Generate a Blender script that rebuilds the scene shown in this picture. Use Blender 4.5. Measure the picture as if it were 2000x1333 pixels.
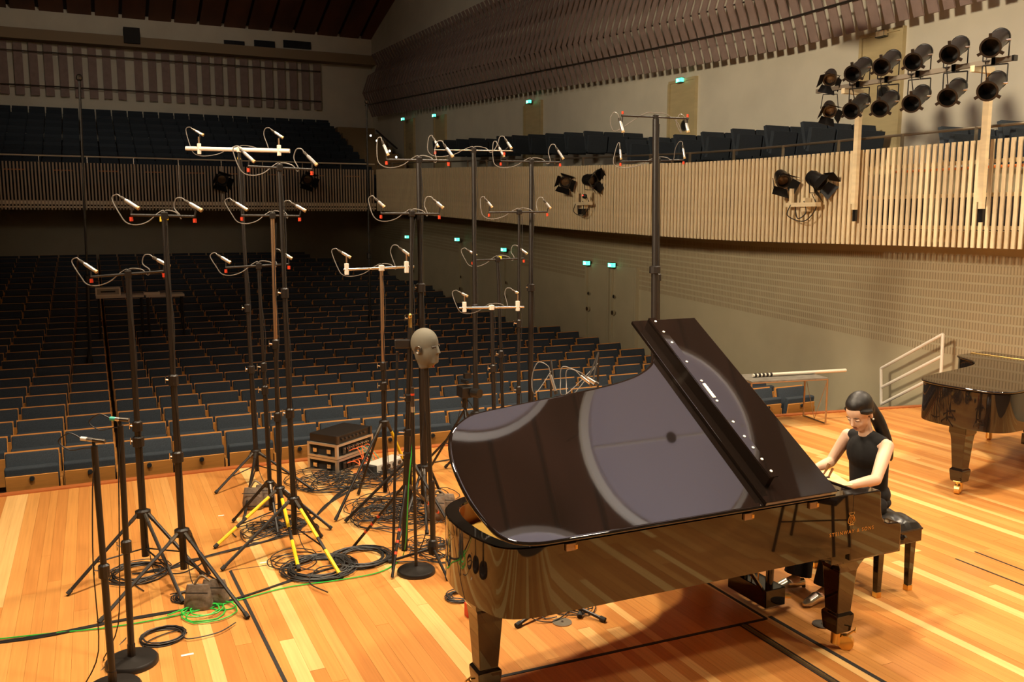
import bpy, bmesh, math, random
from mathutils import Vector, Matrix, Quaternion
random.seed(7)
for o in list(bpy.data.objects): bpy.data.objects.remove(o)
S = bpy.context.scene
COL = S.collection
V = Vector
# ------------------------------------------------------------------ camera
FPX, PCX, PCY, HOR = 1740.0, 1000.0, 666.5, 430.0
CAMH = 2.54
PITCH = math.atan((PCY-HOR)/FPX); YAW = math.radians(25.1)
CC = V((0, 0, CAMH))
CF = V((math.sin(YAW)*math.cos(PITCH), math.cos(YAW)*math.cos(PITCH), -math.sin(PITCH)))
CR = V((math.cos(YAW), -math.sin(YAW), 0)); CU = CR.cross(CF)
cam_d = bpy.data.cameras.new('camera'); cam = bpy.data.objects.new('camera', cam_d); COL.objects.link(cam)
cam_d.sensor_fit = 'HORIZONTAL'; cam_d.sensor_width = 36.0; cam_d.lens = 36.0*FPX/2000.0
cam_d.clip_start = 0.05; cam_d.clip_end = 200
cam.matrix_world = Matrix.Translation(CC) @ Matrix((CR, CU, -CF)).transposed().to_4x4()
S.camera = cam
# ------------------------------------------------------------------ world, lights, exposure
w = bpy.data.worlds.new('hall_air'); S.world = w; w.use_nodes = True
w.node_tree.nodes['Background'].inputs[0].default_value = (0.9, 0.75, 0.6, 1)
w.node_tree.nodes['Background'].inputs[1].default_value = 0.0025
S.view_settings.view_transform = 'Standard'; S.view_settings.look = 'None'
S.view_settings.gamma = 1.0; S.view_settings.exposure = 0.0; S.view_settings.use_curve_mapping = False
STAGE_LAMPS = [  # x, y, z, watts, cone degrees, aim, label tail
    (7.4, 8.4, 7.9, 2300, 118, (6.6, 4.8, 0), 'over the right stage front'), (9.6, 3.0, 7.9, 2000, 135, (9.4, 3.2, 0), 'over the rear right corner'),
    (2.6, 7.4, 7.9, 2100, 118, (2.6, 5.6, 0), 'over the stage front'), (3.4, 1.9, 7.9, 1300, 125, (3.4, 2.4, 0), 'over the camera side'),
    (-0.6, 5.6, 7.9, 2200, 125, (-0.4, 5.2, 0), 'over the left of the stage'), (6.4, -1.0, 7.9, 900, 125, (6.5, 0.5, 0), 'far behind the piano'),
    (-7.6, 3.4, 7.4, 10000, 62, (11.5, 8.6, 5.8), 'added on the left side to wash the right wall'), (-7.6, 6.0, 6.6, 2000, 34, (9.0, 21.5, 3.7), 'added on the left side to brighten the balcony front'),  # wash lamps added to brighten the right wall and balcony front
    (-3.5, 21.0, 9.8, 420, 80, (11.5, 24.0, 7.0), 'added as dim fill high in the hall for the side wall'), (1.0, 26.0, 10.2, 300, 100, (1.5, 37.0, 7.2), 'added as dim fill high in the hall for the back wall'),  # unseen fill lamps added to lighten the hall walls
    (2.0, -3.0, 7.2, 1800, 18, (1.5, 28.0, 3.7), 'added behind the camera to brighten the far balcony front'),  # added narrow beam that brightens the far balcony
    (6.0, -1.6, 3.2, 6200, 56, (6.8, 5.0, 9.1), 'added low behind the stage to brighten the discs'),  # added uplight, makes the discs bright enough in the lid reflection
    (-1.4, 2.0, 4.8, 5200, 56, (4.8, 5.2, 9.1), 'added low on the left to brighten the discs'),  # another added uplight for the disc undersides
]
def lin(c): return tuple(((x/255.0)/12.92 if x/255.0 <= 0.04045 else ((x/255.0+0.055)/1.055)**2.4) for x in c)
# ------------------------------------------------------------------ pixel -> place helpers (2000x1333 frame)
def ray(px, py): return CF*FPX + CR*(px-PCX) - CU*(py-PCY)
def at_z(px, py, z=0.0):
    d = ray(px, py); return CC + d*((z-CC.z)/d.z)
def at_y(px, py, y):
    d = ray(px, py); return CC + d*((y-CC.y)/d.y)
def at_x(px, py, x):
    d = ray(px, py); return CC + d*((x-CC.x)/d.x)
def at_w(px, py, w): return CC + ray(px, py)*(w/FPX)
def depth(p): return (V(p)-CC).dot(CF)
def proj(p):
    d = V(p)-CC; w = d.dot(CF); return (PCX+FPX*d.dot(CR)/w, PCY-FPX*d.dot(CU)/w, w)
def z_at(base, py):
    d0 = V((base[0], base[1], 0))-CC; k = PCY-py
    return (k*d0.dot(CF)-FPX*d0.dot(CU))/(FPX*CU.z-k*CF.z)
# ------------------------------------------------------------------ materials
MATS = {}
def mat(name, col, rough=0.5, metal=0.0, spec=0.5, coat=0.0, ior=1.5, noise=None, bump=None, emit=None, sheen=0.0, trans=0.0):
    if name in MATS: return MATS[name]
    m = bpy.data.materials.new(name); m.use_nodes = True; nt = m.node_tree; b = nt.nodes['Principled BSDF']
    b.inputs['Base Color'].default_value = (*col, 1); b.inputs['Roughness'].default_value = rough
    b.inputs['Metallic'].default_value = metal; b.inputs['IOR'].default_value = ior
    b.inputs['Specular IOR Level'].default_value = spec
    b.inputs['Coat Weight'].default_value = coat; b.inputs['Coat Roughness'].default_value = 0.03
    b.inputs['Sheen Weight'].default_value = sheen
    b.inputs['Transmission Weight'].default_value = trans
    if emit:
        b.inputs['Emission Color'].default_value = (*emit[0], 1); b.inputs['Emission Strength'].default_value = emit[1]
    if noise or bump:
        tc = nt.nodes.new('ShaderNodeTexCoord'); mp = nt.nodes.new('ShaderNodeMapping')
        nt.links.new(tc.outputs['Object'], mp.inputs[0])
        sc = (noise or bump)[0]
        if isinstance(sc, tuple): mp.inputs['Scale'].default_value = sc; s1 = 1.0
        else: s1 = sc
        nz = nt.nodes.new('ShaderNodeTexNoise'); nz.inputs['Scale'].default_value = s1; nz.inputs['Detail'].default_value = 5
        nt.links.new(mp.outputs[0], nz.inputs['Vector'])
        if noise:
            r = nt.nodes.new('ShaderNodeValToRGB'); k = noise[1]
            r.color_ramp.elements[0].position = 0.3; r.color_ramp.elements[1].position = 0.7
            r.color_ramp.elements[0].color = (*[c*(1-k) for c in col], 1); r.color_ramp.elements[1].color = (*[min(1, c*(1+k)) for c in col], 1)
            nt.links.new(nz.outputs[0], r.inputs[0]); nt.links.new(r.outputs[0], b.inputs['Base Color'])
        if bump:
            bp = nt.nodes.new('ShaderNodeBump'); bp.inputs['Strength'].default_value = bump[1]; bp.inputs['Distance'].default_value = 0.02
            nt.links.new(nz.outputs[0], bp.inputs['Height']); nt.links.new(bp.outputs[0], b.inputs['Normal'])
    MATS[name] = m; return m
def plank_mat(name, kind):
    m = bpy.data.materials.new(name); m.use_nodes = True; nt = m.node_tree; b = nt.nodes['Principled BSDF']
    at = nt.nodes.new('ShaderNodeAttribute'); at.attribute_type = kind; at.attribute_name = 'tone'
    r = nt.nodes.new('ShaderNodeValToRGB'); e = r.color_ramp.elements
    e[0].position = 0.0; e[0].color = (0.50, 0.19, 0.045, 1); e[1].position = 1.0; e[1].color = (0.80, 0.50, 0.19, 1)
    x = r.color_ramp.elements.new(0.6); x.color = (0.61, 0.27, 0.068, 1)
    nt.links.new(at.outputs['Fac'], r.inputs[0])
    g = nt.nodes.new('ShaderNodeNewGeometry'); mp = nt.nodes.new('ShaderNodeMapping'); mp.inputs['Scale'].default_value = (60, 1.5, 60)
    nt.links.new(g.outputs['Position'], mp.inputs[0])
    nz = nt.nodes.new('ShaderNodeTexNoise'); nz.inputs['Scale'].default_value = 1.0; nz.inputs['Detail'].default_value = 4; nt.links.new(mp.outputs[0], nz.inputs[0])
    mx = nt.nodes.new('ShaderNodeMixRGB'); mx.blend_type = 'MULTIPLY'; mx.inputs[0].default_value = 0.30
    gr = nt.nodes.new('ShaderNodeValToRGB'); gr.color_ramp.elements[0].position = 0.3; gr.color_ramp.elements[0].color = (0.5, 0.42, 0.34, 1); gr.color_ramp.elements[1].position = 0.62
    nt.links.new(nz.outputs[0], gr.inputs[0]); nt.links.new(r.outputs[0], mx.inputs[1]); nt.links.new(gr.outputs[0], mx.inputs[2])
    nt.links.new(mx.outputs[0], b.inputs['Base Color']); b.inputs['Roughness'].default_value = 0.38; b.inputs['Specular IOR Level'].default_value = 0.35
    MATS[name] = m; return m
PLANK = plank_mat('stage_plank', 'OBJECT'); PLANKS = plank_mat('stage_plank_field', 'GEOMETRY')
BLACK = mat('piano_lacquer', (0.010, 0.0065, 0.005), 0.03, ior=1.60, coat=0.25)
SATIN = mat('stand_black', (0.013, 0.0095, 0.0075), 0.42)
RUBBER = mat('rubber', (0.02, 0.018, 0.016), 0.8)
CABLE = mat('cable_black', (0.016, 0.014, 0.013), 0.55)
GREYC = mat('cable_grey', (0.16, 0.14, 0.12), 0.4)
SILVER = mat('mic_silver', (0.60, 0.58, 0.56), 0.3, 0.9)
DARKM = mat('dark_metal', (0.10, 0.085, 0.07), 0.35, 0.8)
CHROME = mat('chrome', (0.75, 0.70, 0.62), 0.18, 1.0)
COPPER = mat('copper_tube', (0.55, 0.36, 0.22), 0.3, 0.9)
BRASS = mat('brass', (0.80, 0.52, 0.17), 0.28, 1.0)
GOLD = mat('gold_plate', (0.72, 0.45, 0.10), 0.35, 0.75)
RED = mat('clamp_red', (0.65, 0.045, 0.01), 0.5)
GREEN = mat('cable_green', (0.03, 0.50, 0.06), 0.45)
YELLOW = mat('tape_yellow', (0.85, 0.55, 0.01), 0.5)
WHITE = mat('white_paint', (0.75, 0.70, 0.60), 0.45)
ORANGEC = mat('cable_orange', (0.85, 0.16, 0.04), 0.45)
CREAM = mat('cream_wood', (0.76, 0.625, 0.40), 0.55, noise=((3, 3, 14), 0.10))
PLASTER = mat('plaster', (0.70, 0.66, 0.535), 0.9, noise=(1.3, 0.06), bump=(4.0, 0.5))
STRIP = mat('absorber_brown', (0.31, 0.225, 0.195), 0.85, noise=(6.0, 0.10))
OLIVE = mat('wall_olive', (0.43, 0.375, 0.245), 0.75, noise=(2.0, 0.05))
FABRIC = mat('seat_fabric', (0.024, 0.033, 0.044), 0.9, noise=(90.0, 0.25))
SEATWOOD = mat('seat_wood', (0.58, 0.245, 0.055), 0.4, noise=((3, 3, 25), 0.15))
CARPET = mat('hall_floor', (0.035, 0.022, 0.015), 0.9, noise=(20.0, 0.2))
CEIL = mat('ceiling_wood', (0.135, 0.044, 0.017), 0.6, noise=((1.2, 0.2, 1), 0.3))
DOORM = mat('door_wood', (0.56, 0.46, 0.25), 0.5, noise=((2, 2, 12), 0.07))
SKIN = mat('skin', (0.78, 0.50, 0.34), 0.5)
HAIR = mat('hair', (0.010, 0.007, 0.0055), 0.5, noise=((40, 40, 4), 0.3), bump=((220, 220, 10), 0.12))
CLOTH = mat('black_cloth', (0.006, 0.005, 0.005), 0.9)
LEATHER = mat('black_leather', (0.022, 0.020, 0.019), 0.35)
NAIL = mat('tape_white', (0.8, 0.76, 0.68), 0.6)
# ------------------------------------------------------------------ mesh builder
ORG = {}
class MB:
    def __init__(s): s.v = []; s.f = []
    def add(s, vs, fs):
        n = len(s.v); s.v += [tuple(p) for p in vs]; s.f += [tuple(i+n for i in f) for f in fs]; return s
    def box(s, c, size, axes=None):
        c = V(c); ax = axes or (V((1, 0, 0)), V((0, 1, 0)), V((0, 0, 1))); h = [x/2 for x in size]
        vs = [c+ax[0]*(i*h[0])+ax[1]*(j*h[1])+ax[2]*(k*h[2]) for i in (-1, 1) for j in (-1, 1) for k in (-1, 1)]
        return s.add(vs, [(0, 1, 3, 2), (4, 6, 7, 5), (0, 4, 5, 1), (2, 3, 7, 6), (0, 2, 6, 4), (1, 5, 7, 3)])
    def rings(s, rs, cap=True, closed=False):
        n = len(rs[0]); vs = [p for r in rs for p in r]; fs = []
        m = len(rs)
        for i in range(m if closed else m-1):
            a, b = i*n, ((i+1) % m)*n
            for j in range(n): fs.append((a+j, a+(j+1) % n, b+(j+1) % n, b+j))
        if cap and not closed: fs += [tuple(range(n-1, -1, -1)), tuple((m-1)*n+j for j in range(n))]
        return s.add(vs, fs)
    def tube(s, pts, r, n=8, cap=True):
        pts = [V(p) for p in pts]; m = len(pts); rr = r if isinstance(r, (list, tuple)) else [r]*m
        t0 = (pts[1]-pts[0]).normalized(); a = t0.orthogonal().normalized(); R = []
        for i, p in enumerate(pts):
            t = (pts[min(i+1, m-1)]-pts[max(i-1, 0)])
            t = t.normalized() if t.length > 1e-9 else t0
            a = (a - t*a.dot(t)); a = a.normalized() if a.length > 1e-6 else t.orthogonal().normalized()
            b = t.cross(a); R.append([p+(a*math.cos(6.28318*k/n)+b*math.sin(6.28318*k/n))*rr[i] for k in range(n)])
        return s.rings(R, cap)
    def cyl(s, p, q, r, n=12, r2=None): return s.tube([p, q], [r, r if r2 is None else r2], n)
    def lathe(s, prof, o, axis=(0, 0, 1), n=16, closed=False):
        o = V(o); t = V(axis).normalized(); a = t.orthogonal().normalized(); b = t.cross(a)
        return s.rings([[o+t*h+(a*math.cos(6.28318*k/n)+b*math.sin(6.28318*k/n))*max(r, 1e-4) for k in range(n)] for r, h in prof], True, closed)
    def prism(s, poly, lo, hi):   # poly: list of fn(h)->point ; lo/hi heights
        return s.rings([[p(lo) for p in poly], [p(hi) for p in poly]])
    def ell(s, c, r, axes=None, n=16, m=10):
        c = V(c); ax = axes or (V((1, 0, 0)), V((0, 1, 0)), V((0, 0, 1))); R = []
        for i in range(m+1):
            th = math.pi*(0.02+0.96*i/m); R.append([c+ax[2]*(-math.cos(th)*r[2])+ax[0]*(math.sin(th)*math.cos(6.28318*k/n)*r[0])+ax[1]*(math.sin(th)*math.sin(6.28318*k/n)*r[1]) for k in range(n)])
        return s.rings(R)
    def build(s, name, m, parent=None, origin=None, smooth=False, bevel=0.0, kind=None, label=None, fixn=True):
        o = V(origin) if origin is not None else (ORG[parent.name] if parent else V((0, 0, 0)))
        me = bpy.data.meshes.new(name); me.from_pydata([V(p)-o for p in s.v], [], s.f)
        if fixn:
            bm = bmesh.new(); bm.from_mesh(me); bmesh.ops.recalc_face_normals(bm, faces=bm.faces); bm.to_mesh(me); bm.free()
        if m: me.materials.append(m)
        if smooth:
            me.polygons.foreach_set('use_smooth', [True]*len(me.polygons)); me.set_sharp_from_angle(angle=math.radians(40))
        ob = bpy.data.objects.new(name, me); COL.objects.link(ob); ORG[ob.name] = o
        ob.location = o-(ORG[parent.name] if parent else V((0, 0, 0)))
        if parent: ob.parent = parent
        if bevel:
            b = ob.modifiers.new('bevel', 'BEVEL'); b.width = bevel; b.segments = 2; b.limit_method = 'ANGLE'
        if kind: ob['kind'] = kind
        if label: ob['label'] = label
        return ob
def thing(name, label, cat, loc, group=None):
    o = bpy.data.objects.new(name, None); COL.objects.link(o); o.location = V(loc); o.empty_display_size = 0.1
    ORG[o.name] = V(loc); o['label'] = label; o['category'] = cat
    if group: o['group'] = group
    return o
def tag(o, label, cat, group=None):
    o['label'] = label; o['category'] = cat
    if group: o['group'] = group
    return o
def spline(pts, k=6):
    pts = [V(p) for p in pts]; out = []; n = len(pts)
    for i in range(n-1):
        p0, p1, p2, p3 = pts[max(i-1, 0)], pts[i], pts[i+1], pts[min(i+2, n-1)]
        for j in range(k):
            t = j/k; out.append(0.5*((2*p1)+(p2-p0)*t+(2*p0-5*p1+4*p2-p3)*t*t+(3*p1-p0-3*p2+p3)*t**3))
    out.append(pts[-1]); return out
def interp(tab, x):
    if x <= tab[0][0]: return tab[0][1]
    for (a, b), (c, d) in zip(tab, tab[1:]):
        if x <= c: return b+(d-b)*(x-a)/(c-a)
    return tab[-1][1]
def smooth_interp(tab, x):
    return sum(interp(tab, x+d) for d in (-1.2, -0.6, 0, 0.6, 1.2))/5
# ================================================================== THE SETTING
AX = 1.35; ARC_R = 48.0; ARC_Y = 9.33                      # stage front is a shallow arc
def arc_y(x, off=0.0): return ARC_Y-ARC_R+math.sqrt((ARC_R+off)**2-(x-AX)**2)
WALL_LO = [(-6, 11.0), (2, 11.0), (5, 10.95), (8.5, 10.5), (14, 10.35), (20, 10.0), (32, 9.2)]
WALL_UP = [(-6, 12.0), (17, 12.0), (37, 10.85)]
FAS_X = [(2, 10.0), (6.9, 9.87), (9.97, 9.68), (12.17, 9.50), (16.6, 9.02), (20.2, 8.78), (28, 8.30)]
FAS_T = [(12.2, 3.50), (16.6, 3.65), (20.2, 3.82), (28, 4.15)]
def fx(y): return smooth_interp(FAS_X, y)
def fz(y): return smooth_interp(FAS_T, y)
CEILZ = [(-6, 10.6), (14, 11.2), (30, 12.3), (36.9, 9.8)]
FLOORZ = [(9, -0.66), (15, -0.66), (17, -0.60), (19, -0.52), (21.5, -0.40), (23.5, -0.15), (29.5, 0.57), (32, 0.72)]
def floor_z(y): return interp(FLOORZ, y)
def strip_wall(name, ys, xf, z0f, z1f, m, thick=0.25, kind='structure', parent=None):
    mb = MB(); R = []
    for y in ys:
        x = xf(y); R.append([(x, y, z0f(y)), (x+thick, y, z0f(y)), (x+thick, y, z1f(y)), (x, y, z1f(y))])
    mb.rings(R); return mb.build(name, m, parent, kind=kind)
def frange(a, b, n): return [a+(b-a)*i/(n-1) for i in range(n)]
# stage floor : sub-floor slab + planks
mb = MB(); xs = frange(-9.0, 10.9, 40)
mb.rings([[(x, -6, -0.35), (x, arc_y(x), -0.35), (x, arc_y(x), -0.03), (x, -6, -0.03)] for x in xs])
stage = mb.build('floor', mat('sub_floor', (0.10, 0.05, 0.02), 0.8), kind='structure')
mb = MB(); mb.rings([[(x, arc_y(x)-0.06, -0.34), (x, arc_y(x)+0.03, -0.34), (x, arc_y(x)+0.03, 0.014), (x, arc_y(x)-0.06, 0.014)] for x in xs])
mb.build('trim_1', mat('stage_edge_red', (0.42, 0.12, 0.03), 0.4), kind='structure')
unit = MB().box((0, 0, 0), (1, 1, 1)); me_pl = None
planks = []; x = -8.9; rnd = random.Random(3)
while x < 10.85:
    wd = rnd.choice([0.062, 0.075, 0.088, 0.10, 0.088]); cx = x+wd/2
    y1 = arc_y(cx)-0.062; y = -4.0+rnd.uniform(-2, 0.5); base = rnd.random()
    while y < y1-0.02:
        L = rnd.uniform(2.2, 5.0); e = min(y+L, y1)
        if y1-e < 0.6: e = y1
        t = rnd.random()
        tone = rnd.uniform(0.82, 1.0) if t < 0.16 else rnd.uniform(0.45, 0.7) if t < 0.55 else rnd.uniform(0.05, 0.45)
        planks.append((cx, y, e, wd, tone)); y = e
    x += wd
def plank_score(p):
    c = V((p[0], max(min((p[1]+p[2])/2, 8.5), 3.0), 0)); q = proj(c)
    if q[2] < 1 or not (-60 < q[0] < 2060): return 0
    if q[1] > 1500 or p[2] < 2.4: return 0
    return p[3]/q[2]*(1 if p[2]-p[1] > 0.5 else 0.3)
planks.sort(key=plank_score, reverse=True)
me_pl = bpy.data.meshes.new('plank'); me_pl.from_pydata(unit.v, [], unit.f); me_pl.materials.append(PLANK)
for (cx, y0, y1, wd, tone) in planks[:300]:
    o = bpy.data.objects.new('plank', me_pl); COL.objects.link(o); o.parent = stage
    dz = 0.0012*(tone-0.5)
    o.location = (cx, (y0+y1)/2, -0.015+dz); o.scale = (wd-0.0009, y1-y0-0.002, 0.03); o['tone'] = tone
mb = MB(); tones = []
for (cx, y0, y1, wd, tone) in planks[300:]:
    mb.box((cx, (y0+y1)/2, -0.015), (wd-0.0009, y1-y0-0.002, 0.03)); tones += [tone]*6
o = mb.build('plank_field', PLANKS, stage, kind='stuff', fixn=False)
at = o.data.attributes.new('tone', 'FLOAT', 'FACE'); at.data.foreach_set('value', tones)
# dark lift joints and channels let into the stage floor (thin inlays)
DARKLINE = mat('joint_dark', (0.012, 0.009, 0.007), 0.7)
n_trim = 2
def floor_line(a, b, wd=0.022, m=DARKLINE):
    global n_trim
    p, q = at_z(*a), at_z(*b); t = (q-p).normalized(); s_ = V((-t.y, t.x, 0))
    MB().box((p+q)/2+V((0, 0, 0.0012)), ((q-p).length, wd, 0.0024), (t, s_, V((0, 0, 1)))).build('trim_%d' % n_trim, m, kind='structure'); n_trim += 1
floor_line((450, 1116), (562, 1342), 0.022)
floor_line((450, 1115), (866, 1056), 0.008, mat('joint_soft', (0.10, 0.06, 0.03), 0.7))
floor_line((930, 1333), (1497, 1209.5), 0.024)
floor_line((1371, 1133), (1497, 1209.5), 0.022)
floor_line((1443, 1221), (1640, 1345), 0.012); floor_line((1455, 1218), (1652, 1342), 0.012)
floor_line((1449, 1219.5), (1646, 1343.5), 0.022, mat('channel_metal', (0.16, 0.12, 0.06), 0.4, 0.6))
floor_line((1503, 1205), (1738, 1340), 0.030)
floor_line((1866, 1092), (2040, 1160), 0.014); floor_line((1904, 1078.4), (2040, 1130.5), 0.014)
# hall floor below the stage, raked towards the back
mb = MB(); ys = [9.2, 12, 15, 17, 19, 21.5, 23.5, 26, 29.5, 32]
mb.rings([[(-9.2, y, floor_z(y)), (10.7, y, floor_z(y)), (10.7, y, floor_z(y)-0.25), (-9.2, y, floor_z(y)-0.25)] for y in ys]); mb.build('floor_hall', CARPET, kind='structure')
# lower right wall : plain dado and courses of ribbed boards above
ys = frange(-6, 32, 50)
lw = lambda y: smooth_interp(WALL_LO, y)
dado = lambda y: 0.70+0.055*max(0, y-8.2)
wall_r = strip_wall('wall_right', ys, lw, lambda y: -0.9, lambda y: min(3.4, fz(y)-0.3), OLIVE)
rib = bpy.data.materials.new('ribbed_board'); rib.use_nodes = True; nt = rib.node_tree; b = nt.nodes['Principled BSDF']; b.inputs['Roughness'].default_value = 0.7
g = nt.nodes.new('ShaderNodeNewGeometry'); mp = nt.nodes.new('ShaderNodeMapping'); mp.inputs['Scale'].default_value = (1, 1, 0.0)
wv = nt.nodes.new('ShaderNodeTexWave'); wv.bands_direction = 'Y'; wv.inputs['Scale'].default_value = 7.5
nt.links.new(g.outputs['Position'], mp.inputs[0]); nt.links.new(mp.outputs[0], wv.inputs[0])
r = nt.nodes.new('ShaderNodeValToRGB'); r.color_ramp.elements[0].color = (0.27, 0.215, 0.13, 1); r.color_ramp.elements[1].color = (0.42, 0.35, 0.22, 1)
r.color_ramp.elements[0].position = 0.15; r.color_ramp.elements[1].position = 0.5
nt.links.new(wv.outputs[0], r.inputs[0]); nt.links.new(r.outputs[0], b.inputs['Base Color'])
NC = 11
for i in range(NC):
    z0 = lambda y, i=i: dado(y)+(fz(y)-1.28-0.12-dado(y))*i/NC
    z1 = lambda y, i=i: dado(y)+(fz(y)-1.28-0.12-dado(y))*(i+1)/NC-0.028
    strip_wall('wall_board', frange(-3, 31.5, 36), lambda y: lw(y)-0.006, z0, z1, rib, 0.02, kind=None, parent=wall_r)
# upper right wall, back walls, left wall, wall behind the stage
uw = lambda y: smooth_interp(WALL_UP, y)
wall_ru = strip_wall('wall_right_upper', ys, uw, lambda y: 2.2, lambda y: interp(CEILZ, y)+0.3, PLASTER)
ys2 = frange(-6, 36.9, 50)
MB().rings([[(uw(y), y, 2.2), (uw(y)+0.25, y, 2.2), (uw(y)+0.25, y, interp(CEILZ, y)+0.3), (uw(y), y, interp(CEILZ, y)+0.3)] for y in frange(32, 37.2, 6)]).build('wall_right_rear', PLASTER, kind='structure')
MB().box((1, 37.15, 6.5), (24, 0.5, 8.0)).build('wall_back_upper', PLASTER, kind='structure')
wall_b = MB().box((0.8, 32.0, 1.6), (19, 0.4, 5.0)).build('wall_back', mat('wall_back_paint', (0.33, 0.28, 0.19), 0.8, noise=(2.0, 0.05)), kind='structure')
MB().box((-9.35, 15.5, 5.8), (0.3, 43.5, 13.5)).build('wall_left', OLIVE, kind='structure')
MB().box((1.0, -6.15, 5.3), (22, 0.3, 12)).build('wall_front', OLIVE, kind='structure')
MB().box((1.0, -2.4, 0.75), (19.8, 7.2, 1.5)).build('wall_choir', mat('choir_front', (0.075, 0.066, 0.052), 0.7, noise=(2.0, 0.06)), kind='structure')
# ceiling with wide wooden boards and dark gaps
mb = MB(); cy_ = [-6.3, 14, 30, 37.2]
mb.rings([[(-9.5, y, interp(CEILZ, y)+0.12), (12.3, y, interp(CEILZ, y)+0.12), (12.3, y, interp(CEILZ, y)+0.4), (-9.5, y, interp(CEILZ, y)+0.4)] for y in cy_])
ceil = mb.build('ceiling', mat('ceiling_void', (0.02, 0.008, 0.005), 0.9), kind='structure')
for i in range(24):
    x0 = -9.4+i*0.9
    MB().rings([[(x0+0.06, y, interp(CEILZ, y)), (x0+0.84, y, interp(CEILZ, y)), (x0+0.84, y, interp(CEILZ, y)+0.1), (x0+0.06, y, interp(CEILZ, y)+0.1)] for y in cy_]).build('ceiling_board', CEIL, ceil)
# ------------------------------------------------------------------ side balcony : slab, slatted front, rail
FH = 1.30
bal = strip_wall('wall_balcony_right', frange(5.0, 28.0, 40), lambda y: fx(y)+0.10, lambda y: fz(y)-FH+0.06, lambda y: fz(y)-FH+0.20, mat('balcony_slab', (0.50, 0.36, 0.18), 0.6), 2.6)
strip_wall('backing_board', frange(9.3, 28.0, 40), lambda y: fx(y)+0.05, lambda y: fz(y)-FH+0.02, lambda y: fz(y)-0.03, CREAM, 0.02, kind=None, parent=bal)
for k, zz in enumerate((0.22, 0.62, 1.02)):
    strip_wall('crossbar', frange(5.0, 9.3, 8), lambda y: fx(y)+0.045, lambda y: fz(y)-FH+zz, lambda y: fz(y)-FH+zz+0.05, CREAM, 0.02, kind=None, parent=bal)
me_s = bpy.data.meshes.new('slat'); u_ = MB().box((0, 0, 0), (1, 1, 1)); me_s.from_pydata(u_.v, [], u_.f); me_s.materials.append(CREAM)
y = 5.6
while y < 28.0:
    o = bpy.data.objects.new('slat', me_s); COL.objects.link(o); o.parent = bal
    o.location = (fx(y), y, fz(y)-FH/2); o.scale = (0.024, 0.047, FH); y += 0.0865
STEEL = mat('rail_steel', (0.34, 0.29, 0.22), 0.35, 0.85)
MB().tube([(fx(y)+0.07, y, fz(y)+0.16) for y in frange(4.5, 28, 60)], 0.018, 8).build('handrail', STEEL, bal, smooth=True)
for py in (2000, 1797, 1581, 1491, 1411, 1340):
    pass
yy = 6.62
while yy < 28:
    MB().box((fx(yy)+0.035, yy, fz(yy)-FH/2+0.08), (0.05, 0.014, FH+0.18)).build('rail_post', STEEL, bal); yy += 1.05
# orange seat-top line and dark space behind the open slats
MB().tube([(fx(y)+0.75, y, fz(y)-0.28) for y in frange(5.0, 9.4, 8)], 0.02, 6).build('bench_edge', mat('bench_orange', (0.75, 0.20, 0.04), 0.5), bal)
MB().box((10.9, 7.2, 2.75), (0.5, 4.6, 0.9)).build('bench_back', FABRIC, bal)
# steps of the side balcony floor
zs = lambda y: fz(y)-0.62 + (0.0 if y < 10.6 else 0.30)
for i in range(24):
    y0 = 6.2+i*0.9
    if y0 > 27: break
    MB().box(((fx(y0)+uw(y0))/2+0.35, y0+0.45, (fz(y0)-FH+0.2+zs(y0))/2), (uw(y0)-fx(y0)-0.75, 0.9, zs(y0)-fz(y0)+FH-0.2)).build('step', CARPET, bal)
# ------------------------------------------------------------------ back balcony
balb = MB().box((0.0, 32.6, 3.02), (17.0, 8.6, 0.16)).build('wall_balcony_back', mat('balcony_soffit', (0.22, 0.17, 0.11), 0.8), kind='structure')
mb = MB(); x = -8.3
while x < 8.28:
    mb.box((x, 28.0, 3.47), (0.042, 0.05, 1.30)); x += 0.0865
mb.build('slat_row', mat('slat_far', (0.50, 0.38, 0.25), 0.6), balb, kind='stuff')
MB().box((0, 28.03, 3.02), (16.6, 0.09, 0.10)).build('lower_band', CREAM, balb)
MB().box((0, 28.03, 2.90), (16.6, 0.09, 0.05)).build('lower_band', CREAM, balb)
MB().cyl((-8.3, 28.05, 4.30), (8.3, 28.05, 4.30), 0.022, 8).build('handrail', mat('rail_far_glint', (0.85, 0.74, 0.54), 0.5, 0.1), balb)  # pale colour paints in the stage light catching this rail
for i in range(14):
    x = -7.2+i*1.2; MB().box((x, 28.05, 3.6), (0.02, 0.03, 1.4)).build('rail_post', STEEL, balb)
    MB().box((x+0.55, 28.7, 3.94), (0.5, 0.04, 0.03)).build('seat_edge', MATS['bench_orange'], balb)
# stepped floor of the back balcony
for i in range(9):
    MB().box((0.9, 29.2+i*0.92, 3.1+i*0.12), (18.6, 0.92, 0.2+i*0.30)).build('step', CARPET, balb)
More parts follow.
